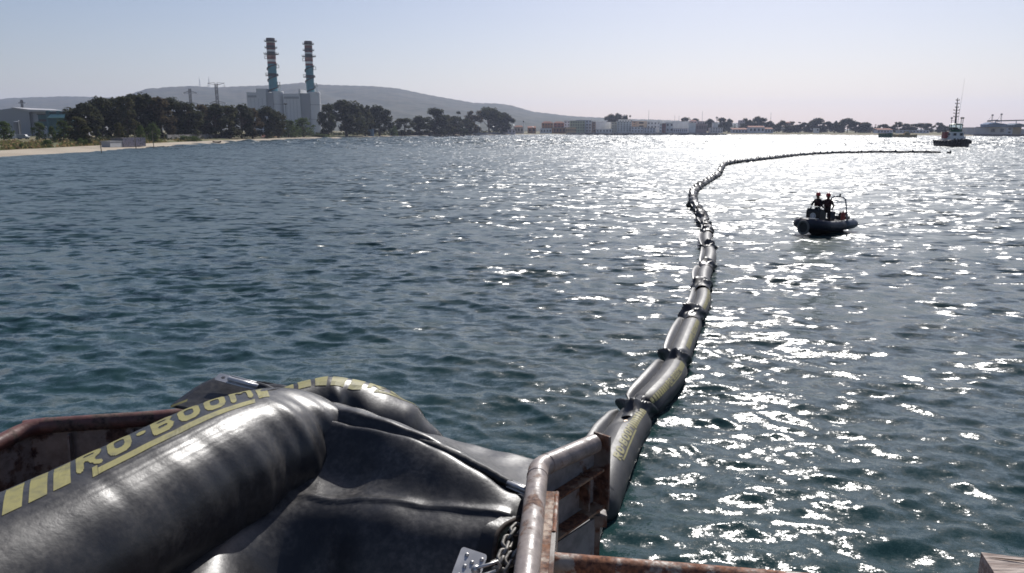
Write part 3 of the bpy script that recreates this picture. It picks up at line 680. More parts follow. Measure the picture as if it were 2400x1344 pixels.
B(1618, 1632, 284, 300, 1420, (.38, .30, .30), 'mauve house roof showing behind the narrow white block', 'hip', (2, 2))
B(1632, 1656, 291, 309, 1330, (.22, .16, .16), 'mauve brown block with slatted front', 'flat', (6, 1), cat='apartment block', name='apartment_block')
B(1634, 1650, 285, 293, 1400, (.36, .30, .32), 'pink grey house above the slatted mauve block', 'flat', (3, 1))
B(1664, 1694, 300, 311, 1320, (.46, .43, .42), 'low pale house at the foot of the white house tower', 'flat', (5, 2))
B(1672, 1682, 288, 301, 1325, (.52, .48, .46), 'square white house tower among the dark trees', 'flat', (0, 0), name='house_tower', cat='house')
B(1716, 1752, 304, 312, 1300, (.36, .36, .40), 'low grey villa in front of the cypress trees', 'shed', (5, 1))
B(1733, 1744, 283, 298, 1420, (.36, .31, .33), 'pink grey house half hidden in the trees', 'flat', (2, 3))
B(1755, 1792, 299, 312, 1290, (.46, .44, .46), 'lilac villa with a long sloping roof on the far beach', 'shed', (4, 1))
B(1776, 1791, 296, 304, 1310, (.50, .48, .50), 'upper storey of the far beach villa', 'flat', (2, 1))
B(1792, 1812, 303, 312, 1290, (.34, .36, .40), 'small grey house between the villa and the trees', 'shed', (3, 1))
B(1843, 1852, 288, 296, 1390, (.40, .28, .24), 'red roofed house top over the far tree line', 'hip', (2, 1))
B(1912, 1920, 301, 310, 1290, (.48, .47, .47), 'small white house under the largest umbrella pines', 'flat', (1, 1))
B(2018, 2040, 291, 300, 1300, (.30, .22, .20), 'brown house roof in the tree line before the green boat', 'hip', (3, 1))
B(2056, 2092, 305, 314, 1200, (.36, .37, .42), 'grey shed behind the green hulled boat', 'shed', (5, 1), cat='shed', name='shed')
B(2108, 2178, 306, 316, 1180, (.32, .33, .38), 'long low grey building behind the beige boats', 'flat', (9, 1), cat='building', name='waterfront_building')
# slender tower, street lamps and masts of the town
def slender(px, y0, Y, label):
    b = land_at(px, Y); H = wz(y0, Y) - b.z; root = thing('lookout_tower', b, label, 'tower')
    MB().tube([(0, 0, 0), (0, 0, H * .86)], [.75, .6], 8).build('shaft', M_WHITE, root)
    MB().lathe([(1.0, H * .86), (1.1, H * .97), (.2, H)], 8).build('cabin', M_STEEL_D, root)
slender(1227, 283, 1240, 'slender white tower with a dark top among the beach houses')
for px, y0, Y, lb in ((1519, 259, 1500, 'tall mast over the peach block'), (1580, 270, 1600, 'short mast over the bluish hall'), (1590, 272, 1580, 'dark post on the bluish hall roof line'), (1644, 261, 1600, 'pale thick mast above the mauve houses'), (1804, 264, 1500, 'tall dark mast over the far trees'), (1707, 276, 1560, 'small cross topped mast over the cypress trees')):
    mast('radio_mast', px, 300, y0, Y, .45, lb, 'mast', M_GALV, False, 'masts over the town')
LAMPS = [(1122, 296, 960), (1156, 299, 965), (1203, 296, 1000), (1249, 300, 1180)]
for k, (px, y0, Y) in enumerate(LAMPS):
    mast('street_lamp', px, 315, y0, Y, .16, ['promenade lamp under the umbrella pine', 'second promenade lamp, behind the white railing', 'promenade lamp where the houses begin', 'promenade lamp before the brown houses'][k], 'street lamp', M_GALV, True, 'lamps on the promenade')

# rock revetment, promenade walls
M_ROCK = mat('dark_rock', (.05, .048, .048), .9, .3, scale=.5, var=.35)
def rocks(name, pts, n, size, label, seed):
    rnd = random.Random(seed); m = MB()
    for k in range(n):
        t = rnd.random() * (len(pts) - 1); i = int(t); p = pts[i].lerp(pts[i + 1], t - i)
        s = size * rnd.uniform(.6, 1.3); c = p + Vector((rnd.gauss(0, size * .5), rnd.gauss(0, size * 1.6), 0)); c.z = max(-.2, 1.1 - abs(c.y - p.y) * .25) * rnd.uniform(.3, 1) + .1
        m.box(c, (s * rnd.uniform(.8, 1.6), s * rnd.uniform(.8, 1.4), s * rnd.uniform(.6, 1)), Matrix.Rotation(rnd.uniform(0, 3), 3, 'Z') @ Matrix.Rotation(rnd.uniform(-.5, .5), 3, 'X'), taper=rnd.uniform(.5, .9))
    tag(m.build(name, M_ROCK), label, kind='stuff')
rocks('breakwater_rocks', [G(1330, 317.2), G(1440, 317.6), G(1560, 317.8), G(1660, 317.8), G(1696, 317.6)], 900, 2.6, 'dark rock revetment below the town', 3)
rocks('shore_rocks', [G(1008, 321.0), G(1050, 321.3), G(1088, 321.0)], 90, 1.8, 'low dark rocks at the end of the sand beach', 5)
rocks('shore_rocks', [G(1075, 319.4), G(1124, 318.9)], 40, 1.2, 'thin dark spit of rocks beyond the beach end', 6)
def wall_run(name, pts, h, th, m, label, cat, seg=None, offs=0.0, colors=None):
    """a wall along ground points, one panel per stretch"""
    root = thing(name, pts[0], label, cat)
    for i in range(len(pts) - 1):
        a, b = pts[i] - pts[0], pts[i + 1] - pts[0]; L = (b - a).length; an = math.atan2((b - a).y, (b - a).x); c = (a + b) / 2
        MB().box((c.x, c.y, c.z + h / 2 - .2), (L - .12, th, h), Matrix.Rotation(an, 3, 'Z')).build('panel', colors[i % len(colors)] if colors else m, root)
        MB().box((a.x, a.y, a.z + h / 2 - .1), (.35, th + .25, h + .25), Matrix.Rotation(an, 3, 'Z')).build('post', M_CONC, root)
    return root
M_BLOCK = mat('grey_blockwork', (.17, .16, .155), .9, .2, scale=.4, var=.25)
M_PROM = mat('promenade_wall', (.30, .29, .29), .9, .2, scale=.2, var=.15)
wall_run('boundary_wall', [land_at(px, back(px) + 48) for px in (392, 410, 428, 446, 466, 486, 506, 524, 545)], 2.6, .3, M_BLOCK, 'low grey block wall along the grove behind the bright bush', 'wall')
wall_run('boundary_wall', [land_at(px, back(px) + 40) for px in (612, 634, 648, 676)], 3.4, .3, M_BLOCK, 'wall with a red and an orange panel at the end of the grove', 'wall', colors=[mat('red_panel', (.24, .10, .09), .8, .3, scale=.5, var=.2), mat('orange_panel', (.36, .20, .10), .8, .3, scale=.5, var=.15), M_PROM])
wall_run('garden_wall', [land_at(px, back(px) + 18) for px in range(914, 1106, 16)], 4.0, .4, mat('dark_garden_wall', (.11, .095, .09), .9, .2, scale=.2, var=.2), 'long dark garden wall under the low trees beyond the beach', 'wall')
wall_run('promenade_wall', [land_at(px, back(px) + 4) for px in range(1106, 1200, 16)], 2.6, .5, M_PROM, 'grey promenade wall with white railing under the umbrella pine', 'wall')
wall_run('promenade_wall', [land_at(px, back(px) + 3) for px in range(1330, 1690, 20)], 2.2, .6, M_PROM, 'grey quay wall on top of the rock revetment', 'wall')
wall_run('quay_wall', [land_at(px, shore(px) + 1) for px in range(2283, 2460, 22)], 2.6, 1.0, mat('mauve_quay', (.16, .13, .13), .9, .2, scale=.1, var=.15), 'dark quay edge under the port silos', 'quay wall')
# graffiti shed, poles and debris on the beach
def shed():
    a, b = land_at(256, 262), land_at(339, 285); root = thing('painted_shed', a, 'corrugated shed covered in pale graffiti on the beach', 'shed', rz=math.atan2((b - a).y, (b - a).x)); L = (b - a).length
    M = bpy.data.materials.new('graffiti_sheet'); M.use_nodes = True; t = M.node_tree; bs = t.nodes['Principled BSDF']; bs.inputs['Roughness'].default_value = .7
    tc = t.nodes.new('ShaderNodeTexCoord'); vo = t.nodes.new('ShaderNodeTexVoronoi'); vo.inputs['Scale'].default_value = .9; wv = t.nodes.new('ShaderNodeTexNoise'); wv.inputs['Scale'].default_value = 1.6; wv.inputs['Detail'].default_value = 6
    cr = t.nodes.new('ShaderNodeValToRGB'); e = cr.color_ramp.elements; e[0].color = (.07, .07, .085, 1); e[1].color = (.30, .28, .33, 1); e[0].position = .35; e[1].position = .55; q = cr.color_ramp.elements.new(.62); q.color = (.16, .15, .22, 1)
    mxv = t.nodes.new('ShaderNodeMix'); mxv.data_type = 'VECTOR'; mxv.inputs[0].default_value = .7
    t.links.new(tc.outputs['Object'], wv.inputs['Vector']); t.links.new(tc.outputs['Object'], mxv.inputs[4]); t.links.new(wv.outputs['Color'], mxv.inputs[5]); t.links.new(mxv.outputs[1], vo.inputs['Vector']); t.links.new(wv.outputs['Fac'], cr.inputs[0]); t.links.new(cr.outputs[0], bs.inputs['Base Color'])
    split = L * .34; n = 26
    for k in range(n):
        x0 = split + (L - split) * k / n; wdt = (L - split) / n
        MB().prism([(x0, -.1, 0), (x0 + wdt * .5, -.22, 0), (x0 + wdt, -.1, 0), (x0 + wdt, .05, 0), (x0, .05, 0)], (0, 0, 2.9 + .12 * (k % 3))).build('sheet_panel', M, root)
    MB().box(((split + L) / 2, 2.2, 1.4), (L - split, 4, 2.8)).build('shed_body', M_BLOCK, root)
    MB().box((split / 2, 1.6, .95), (split - .1, 3, 1.9)).build('low_annex', M_CLAD_D, root)
    MB().box((split / 2, 1.6, 2.0), (split + .3, 3.4, .16)).build('annex_roof', M_CLAD_D, root)
    MB().box(((split + L) / 2, 2.2, 2.98), (L - split + .3, 4.6, .14)).build('shed_roof', M_BLOCK, root)
shed()
M_WOOD = mat('weathered_wood', (.26, .21, .15), .9, .2, scale=3, var=.25, stretch=(1, 1, .2))
for px, y0, Y, lb in ((316, 303, 262, 'bare wooden pole rising before the painted shed'), (358, 306, 278, 'bare wooden pole on the sand past the painted shed'), (234, 331, 216, 'short stake on the sand by the sapling')):
    b = land_at(px, Y); H = wz(y0, Y) - b.z; root = thing('pole', b, lb, 'pole', 'wooden poles on the beach')
    MB().tube([(0, 0, -.3), (-.12, 0, H * .6), (-.18, 0, H)], [.14, .11, .08], 7).build('shaft', M_WOOD, root)
def debris(px, Y, n, L, label, name, m, seed):
    rnd = random.Random(seed); b = land_at(px, Y); root = thing(name, b, label, 'debris'); 
    for k in range(n):
        a = rnd.uniform(-.4, .5); c = Vector((rnd.uniform(-L, L) * .6, rnd.uniform(-1.5, 1.5), .15 + .22 * (k % 4))); l = L * rnd.uniform(.5, 1.1)
        MB().box(c, (l, .22, .14), Matrix.Rotation(a, 3, 'Z') @ Matrix.Rotation(rnd.uniform(-.15, .15), 3, 'Y')).build('plank', m, root)
debris(372, 284, 12, 4.2, 'heap of reddish driftwood planks by the painted shed', 'driftwood_pile', mat('reddish_wood', (.24, .13, .07), .9, .2, scale=2, var=.25), 1)
debris(396, 296, 8, 5, 'pale planks lying beyond the driftwood heap', 'plank_pile', mat('pale_board', (.45, .43, .40), .9, .2, scale=2, var=.15), 2)
debris(600, 415, 3, 6, 'pale board propped on the beach before the coloured wall', 'beached_board', mat('white_board', (.6, .58, .55), .8, .3, scale=2, var=.1), 3)
def beached(px, Y, L, label, m, seed):
    b = land_at(px, Y); root = thing('beached_boat', b, label, 'boat', rz=.35); rows = []
    for i in range(9):
        t = i / 8; wd = L * .17 * math.sin(math.pi * (.08 + .84 * t)) ** .7; sh = .55 + .35 * abs(2 * t - 1) ** 2
        rows.append([Vector((L * (t - .5), wd * math.sin(a), sh + (-.75 * math.cos(a) if abs(a) < 1.4 else 0))) for a in np.linspace(-1.5, 1.5, 9)])
    MB().grid(rows).build('hull', m, root, True); MB().box((0, 0, .62), (.25, L * .3, .05)).build('thwart', M_WOOD, root)
beached(507, 385, 4, 'small dark boat pulled up on the beach', mat('dark_hull', (.05, .03, .03), .6, .4, scale=2), 1)
beached(686, 500, 4.5, 'small pale boat on the sand by the long bush', mat('pale_hull', (.45, .46, .46), .5, .4, scale=2), 2)
beached(1873, shore(1873) + 5, 5, 'tiny dark boat on the far beach', mat('brown_hull', (.07, .05, .05), .6, .4, scale=2), 3)
# light vans parked behind the field
def van(px, Y, label, c):
    b = land_at(px, Y); root = thing('parked_van', b, label, 'van', 'vans parked before the hall', rz=.1)
    body = MB().prism([(-2.4, -.95, .4), (2.0, -.95, .4), (2.4, -.95, .9), (2.3, -.95, 1.2), (1.6, -.95, 1.35), (1.1, -.95, 2.1), (-2.4, -.95, 2.2)], (0, 1.9, 0)).build('body', mat('van_paint', c, .4, .5, scale=1, var=.05), root)
    MB().prism([(1.18, -.97, 1.9), (1.52, -.97, 1.4), (.7, -.97, 1.4), (.7, -.97, 1.9)], (0, 1.94, 0)).build('window', M_WIN, root)
    for x in (-1.6, 1.5):
        for y in (-.9, .9): MB().tube([(x, y - .1, .36), (x, y + .1, .36)], .36, 12).build('wheel', M_STEEL_D, root)
van(38, 350, 'white van parked before the storage tanks', (.6, .6, .6)); van(54, 345, 'grey van parked next to the white van by the tanks', (.3, .31, .33)); van(14, 360, 'white van half behind the tree at the field start', (.55, .55, .56)); van(112, 345, 'pale van glimpsed between the small green trees', (.45, .45, .44))
# pale blue tent like hut between the trees past the power station
B(862, 873, 303, 319, 720, (.16, .22, .27), 'pale blue hut between the trees past the power station', 'flat', (0, 0), cat='hut', name='beach_hut', depth=8)
B(1176, 1208, 304, 314, 985, (.40, .38, .42), 'low lilac kiosk on the promenade before the first houses', 'flat', (4, 1), cat='kiosk', name='kiosk', depth=6)

# ---- port at the far side: silos, blue roofs and gantry cranes
def port():
    Y = 905.0
    def bld(p0, p1, y0, c, label, roofp=None, win=(0, 0), name='port_warehouse'):
        return B(p0, p1, y0, 320, Y + 8, c, label, 'flat', win, 26, 'warehouse', name=name, group='port buildings across the bay')
    bld(2285, 2317, 300, (.36, .34, .35), 'long grey port warehouse nearest the tug')
    r = bld(2317, 2358, 298.5, (.42, .39, .38), 'square port silo block under the curved blue roof', win=(2, 1), name='port_silo')
    bld(2358, 2373, 299, (.42, .41, .45), 'low pale port block between the silo and the tan one', win=(1, 2))
    bld(2373, 2393, 298.5, (.42, .32, .20), 'tan port silo with the flat blue roof on top', name='port_silo')
    bld(2393, 2440, 304, (.36, .34, .36), 'grey port shed past the tan silo')
    MBL = mat('blue_gantry', (.19, .25, .36), .9, .1, scale=.3, var=.1); MG = mat('dark_blue_gantry', (.15, .19, .24), .9, .1, scale=.3, var=.1)
    def blue_roof(p0, p1, yb, yt, label, m):
        x0, x1 = wx(p0, Y), wx(p1, Y); z0, z1 = wz(yb, Y), wz(yt, Y); root = thing('loader_house', ((x0 + x1) / 2, Y, z0), label, 'loader house'); w2 = (x1 - x0) / 2; h = z1 - z0
        MB().prism([(-w2, 0, h * .55), (-w2 * .94, 0, 0), (w2 * .9, 0, 0), (w2, 0, h * .55)], (0, 18, 0)).build('hopper_body', m, root)
        MB().prism([(-w2, -.4, h * .56), (w2, -.4, h * .56), (w2 * .6, -.4, h * .7), (w2 * .1, -.4, h * .78), (-w2 * .35, -.4, h)], (0, 18.8, 0)).build('roof', m, root)
    blue_roof(2317, 2359, 298, 287, 'curved blue loader roof under two crane masts', MBL); blue_roof(2373.5, 2412, 298, 289.5, 'dark blue loader roof over the tan silo', MG)
    for px, yt, lb in ((2329, 269, 'crane mast over the blue roof, shorter of the two'), (2350, 267, 'taller crane mast with the long boom over the blue roof')):
        x = wx(px, Y); root = thing('port_crane', (x, Y + 6, wz(289, Y)), lb, 'crane', 'cranes of the port'); z = lambda y: wz(y, Y) - wz(289, Y); s = Y / F
        m = MB()
        for dx in (-.8, .8): m.tube([(dx, 0, 0), (dx * .3, 0, z(yt))], .22, 4)
        m.tube([(-.8, 0, z(284)), (.8, 0, z(281))], .15, 4); m.build('mast', M_STEEL_D, root)
        MB().box((0, 0, z(yt + 1)), (1.6, 1.2, 1.6)).build('mast_head', M_STEEL_D, root)
        L = 9 * s; Rr = (60 if px > 2340 else 14) * s; g = MB()
        g.tube([(-L, 0, z(283)), (Rr, 0, z(281.5))], .35, 4); g.tube([(-L, 0, z(284.5)), (Rr, 0, z(282.6))], .3, 4)
        for k in range(14): t = k / 14; g.tube([(-L + (Rr + L) * t, 0, z(284.5 - 2 * t)), (-L + (Rr + L) * (t + .5 / 14), 0, z(283 - 1.4 * t))], .15, 3)
        g.build('boom', M_STEEL_D, root); MB().box((-L * .75, 0, z(284)), (L * .6, 2.4, 1.6)).build('counterweight', M_STEEL_D, root)
        MB().tube([(0, 0, z(yt)), (-L, 0, z(283))], .12, 4).build('stay', M_STEEL_D, root)
        MB().tube([(Rr * .6, 0, z(282)), (Rr * .6, 0, z(290))], .5, 4).build('pendulum_leg', M_GALV, root)
port()
# ------------------------------------------------------------------ boats and people
M_HULLB = mat('black_hull', (.012, .012, .014), .5, .4, scale=1, var=.3)
M_RUBBER = mat('black_rubber', (.018, .018, .019), .5, .4, scale=6, var=.3)
M_GREEN = mat('dark_green_paint', (.02, .085, .05), .5, .4, scale=.5, var=.15)
M_REDP = mat('red_paint', (.32, .035, .03), .5, .4, scale=.5, var=.15)

def hull_rows(L, Bm, z_bot, sheer, bow_sharp=.55, n=22, stern_full=.85, flare=1.0):
    rows = []
    for i in range(n + 1):
        t = i / n; x = L * (t - .5)
        w = Bm / 2 * (stern_full + (1 - stern_full) * math.sin(min(1, t / .4) * math.pi / 2)) * (1 if t < .55 else max(.03, (1 - ((t - .55) / .45) ** (2.0 / bow_sharp)) ** .8))
        zt = sheer(t)
        rows.append([Vector((x, y * w, z)) for y, z in ((-1, zt), (-1 * flare, zt * .5), (-.86, .0), (-.5, z_bot), (.5, z_bot), (.86, .0), (1 * flare, zt * .5), (1, zt))])
    return rows
def hull(rows, name, m, root, deck=None, deck_drop=.0):
    b = MB().grid(rows); b.add(rows[0], [tuple(range(8))]); b.add(rows[-1], [tuple(range(8))[::-1]])
    o = b.build(name, m, root); auto_smooth(o, 50)
    if deck: MB().grid([[r[0] + Vector((0, 0, -deck_drop)), r[-1] + Vector((0, 0, -deck_drop))] for r in rows]).build('deck', deck, root)
    return o
# ---- harbour tug
def tug():
    a, b = G(2182, 345), G(2278, 345); c = (a + b) / 2; c.y += 6; c.x += 4.0; c.z = 0
    root = thing('harbour_tug', c, 'black hulled harbour tug with white deckhouse, red funnels and green wheelhouse', 'tugboat', rz=R(-97), scale=1.06)
    sheer = lambda t: 2.25 + .5 * max(0, (t - .5) * 2) ** 2 + .35 * max(0, .3 - t)
    rows = hull_rows(19, 7.6, -1.2, sheer, .75, 24, .88); hull(rows, 'hull', M_HULLB, root, mat('tug_deck', (.16, .13, .11), .8, .3, scale=1, var=.2), .55)
    for side in (0, 7):
        MB().tube([r[side] + Vector((0, 0, -.15)) for r in rows], .26, 7).build('rubbing_fender', M_RUBBER, root)
    for i in (3, 6, 9, 12, 15, 18, 20, 22, 23):
        for side in (0, 7):
            p = rows[i][side] + Vector((0, math.copysign(.25, rows[i][side].y), -.7)); o = link('tyre_fender', TYRE, root); o.location = p; o.rotation_euler = (math.pi / 2, 0, 0)
    MB().tube([rows[24][0] + Vector((.2, -.2, -.3)), rows[24][0] + Vector((.5, 0, -.2)), rows[24][7] + Vector((.5, 0, -.2)), rows[24][7] + Vector((.2, .2, -.3))], .42, 8).build('bow_fender', M_RUBBER, root)
    W = M_WHITE
    MB().box((-.6, 0, 2.4), (8.2, 5.0, 2.2), taper=.97).build('deckhouse', W, root)
    MB().box((.2, 0, 4.35), (5.6, 4.2, 1.75), taper=.96).build('upper_deckhouse', W, root)
    for s in (-1, 1):
        f = MB().box((-1.2, s * 2.65, 4.1), (2.7, 1.5, 2.2), taper=.9).build('funnel', M_REDP, root)
        MB().tube([(-1.4, s * 2.65, 5.1), (-1.5, s * 2.65, 6.0)], .22, 8).build('exhaust_pipe', M_STEEL_D, f)
        MB().box((3.0, s * 1.1, 4.4), (.1, 1.0, .9)).build('window', M_WIN, root)
        MB().box((3.52, s * 1.2, 2.6), (.1, .7, .7)).build('window', M_WIN, root)
        MB().box((.2, s * 2.07, 4.4), (2.4, .12, .7)).build('window', M_WIN, root)
        rail = MB(); rail.tube([(-4.6, s * 2.7, 3.5), (-4.6, s * 2.7, 4.5), (3.4, s * 2.4, 4.5), (3.4, s * 2.4, 3.5)], .06, 5); rail.tube([(-4.6, s * 2.7, 4.0), (3.4, s * 2.4, 4.0)], .05, 5); rail.build('railing', W, root)
    # wheelhouse: flared, green frames, see-through glazing
    n = 8; z0, z1, z2 = 5.25, 6.1, 7.7; P0 = []; P1 = []; P2 = []
    for k in range(n):
        a = 2 * math.pi * (k + .5) / n; e = Vector((math.cos(a) * 1.75, math.sin(a) * 1.85, 0)); P0.append(e + Vector((.5, 0, z0))); P1.append(e * 1.02 + Vector((.5, 0, z1))); P2.append(e * 1.17 + Vector((.5, 0, z2)))
    wh = MB()
    wh.add(P0 + P1, [(k, (k + 1) % n, n + (k + 1) % n, n + k) for k in range(n)]); o = wh.build('wheelhouse', M_GREEN, root)
    for k in range(n): MB().tube([P1[k], P2[k]], .14, 4).build('window_post', M_GREEN, o)
    gm = bpy.data.materials.new('wheelhouse_glass'); gm.use_nodes = True; g = gm.node_tree.nodes['Principled BSDF']; g.inputs['Transmission Weight'].default_value = 1; g.inputs['Roughness'].default_value = .02; g.inputs['IOR'].default_value = 1.05; g.inputs['Base Color'].default_value = (.75, .85, .85, 1)
    for k in range(n): MB().prism([P1[k], P1[(k + 1) % n], P2[(k + 1) % n], P2[k]], ((P1[k] + P1[(k + 1) % n]) * .5 - Vector((.5, 0, z1))).normalized() * -.03).build('pane', gm, o)
    MB().lathe([(2.3, z2 - .02), (2.4, z2 + .25), (1.7, z2 + .5), (.2, z2 + .6)], 8, (.5, 0, 0)).build('wheelhouse_roof', M_GREEN, root)
    MB().box((.4, 0, 6.2), (.9, 1.4, 1.3)).build('helm_console', M_STEEL_D, root)
    # mast, lights, aerials
    m = MB(); m.tube([(-.2, 0, 8.2), (-.5, 0, 12), (-.7, 0, 17.2)], [.36, .25, .12], 7); m.build('mast', M_HULLB, root)
    for z, l in ((10.6, .7), (11.8, .8), (12.9, .9), (13.9, .5), (15.2, .6), (16.4, .5)):
        MB().tube([(-.5, -l, z), (-.5, l, z)], .09, 5).box((-.5, -l, z + .15), (.22, .22, .35)).box((-.5, l, z + .15), (.22, .22, .35)).build('mast_light_bar', M_HULLB, root)
    for y in (-1.9, 1.4, 2.0):
        o = MB().tube([(.9, y, 8.1), (.9, y, 10.0)], .1, 6).build('roof_post', M_STEEL_D, root); MB().box((.9, y, 10.15), (.45, .5, .5)).build('searchlight', M_STEEL_D, o)
    MB().tube([(.9, -1.9, 9.4), (.3, 0, 8.9)], .05, 4).build('stay', M_STEEL_D, root)
    MB().tube([(.2, .6, 8.2), (.1, 1.3, 24)], [.05, .015], 5).build('whip_aerial', M_STEEL_D, root)
    MB().tube([(-2.2, 2.3, 6.3), (-2.2, 2.3, 8.3)], .04, 4).build('aerial', W, root)
    MB().lathe([(.9, 0), (.9, 1.2)], 14, (-5.6, 0, 1.3)).build('winch_drum', M_STEEL_D, root)
    MB().prism([(-8.6, -1.6, 1.3), (-4.9, -1.6, 1.3), (-4.9, -1.6, 3.6), (-5.6, -1.6, 3.5)], (0, 3.2, 0)).build('winch_housing', M_HULLB, root)
    MB().tube([(-8.4, -1.6, 1.5), (-8.4, -1.6, 2.6), (-8.4, 1.6, 2.6), (-8.4, 1.6, 1.5)], .14, 6).build('tow_bitt', W, root)
    for s in (-1, 1): MB().tube([(6.0, s * 1.2, 1.6), (6.0, s * 1.2, 3.0)], .2, 8).build('bollard', M_HULLB, root)
    MB().tube([(-3.8, -1.9, 3.5), (-3.8, -1.9, 4.9), (-4.6, -1.9, 4.9)], .16, 6).build('deck_vent', W, root)
t_ = MB(); t_.tube([(.42 * math.cos(k * math.pi / 7), .42 * math.sin(k * math.pi / 7), 0) for k in range(14)], .19, 8, closed=True); TYRE = t_.mesh('tyre_fender', M_RUBBER, True)
tug()
# ---- moored boats by the far shore
def green_boat():
    p = G(2077, 323.6); root = thing('moored_boat', p, 'dark green hulled boat moored alone off the far shore', 'boat', rz=R(-80)); m = mat('green_hull', (.02, .13, .07), .6, .4, scale=.5, var=.2)
    hull(hull_rows(13, 9.2, -.4, lambda t: 3.6 + .5 * t, .9, 16, .8, .82), 'hull', m, root, m, .4)
    MB().box((-1.5, 0, 3.0), (3, 4, .9)).build('hatch', m, root)
    for y in (-2.6, -.4, 2.4): MB().box((6.6, y, -.1), (1.2, 1.0, 1.2)).build('fender', M_RUBBER, root)
green_boat()
def tan_boat(px0, px1, py, label, L, rz, deckh, seed):
    p = (G(px0, py) + G(px1, py)) / 2; p.z = 0; root = thing('moored_boat', p, label, 'boat', rz=rz); m = mat('tan_hull', (.52, .37, .17), .7, .3, scale=.5, var=.15); m2 = mat('tan_house', (.58, .44, .25), .7, .3, scale=.5, var=.15); md = mat('brown_hull_bottom', (.10, .08, .05), .8, .2, scale=.5)
    rows = hull_rows(L, 6, -.5, lambda t: 2.5 + .5 * abs(2 * t - 1) ** 2, .7, 18, .7); hull(rows, 'hull', m, root, m2, .4)
    MB().grid([[v * 1.004 + Vector((0, 0, -.75)) for v in r[1:3]] for r in rows]).grid([[v * 1.004 + Vector((0, 0, -.75)) for v in r[5:7]] for r in rows]).build('boot_top', md, root)
    if deckh:
        MB().box((-L * .12, 0, 3.1), (L * .34, 3.8, 2.0), taper=.95).build('deckhouse', m2, root); MB().box((-L * .10, 0, 4.7), (L * .18, 3, 1.4), taper=.9).build('wheelhouse', m2, root)
        for k in range(3): MB().box((-L * .12 + (k - 1) * L * .09, -1.95, 3.3), (.9, .1, .8)).build('window', M_WIN, root)
        MB().tube([(L * .05, 0, 2.4), (L * .12, 0, 4.6), (L * .26, 0, 4.1)], .3, 6).build('deck_crane', M_STEEL_D, root)
    else: MB().box((0, 0, 2.3), (L * .5, 3.4, .8)).build('cargo_hatch', m2, root); [MB().box((dx, 0, -.1), (1, 4.4, 1.4)).build('fender', M_RUBBER, root) for dx in (-L * .28, L * .3)]
tan_boat(2094, 2111, 323.0, 'small tan barge beside the larger tan workboat', 7.5, R(8), False, 1)
tan_boat(2111, 2146, 323.4, 'larger tan workboat with cabins moored off the far shore', 14.5, R(-6), True, 2)

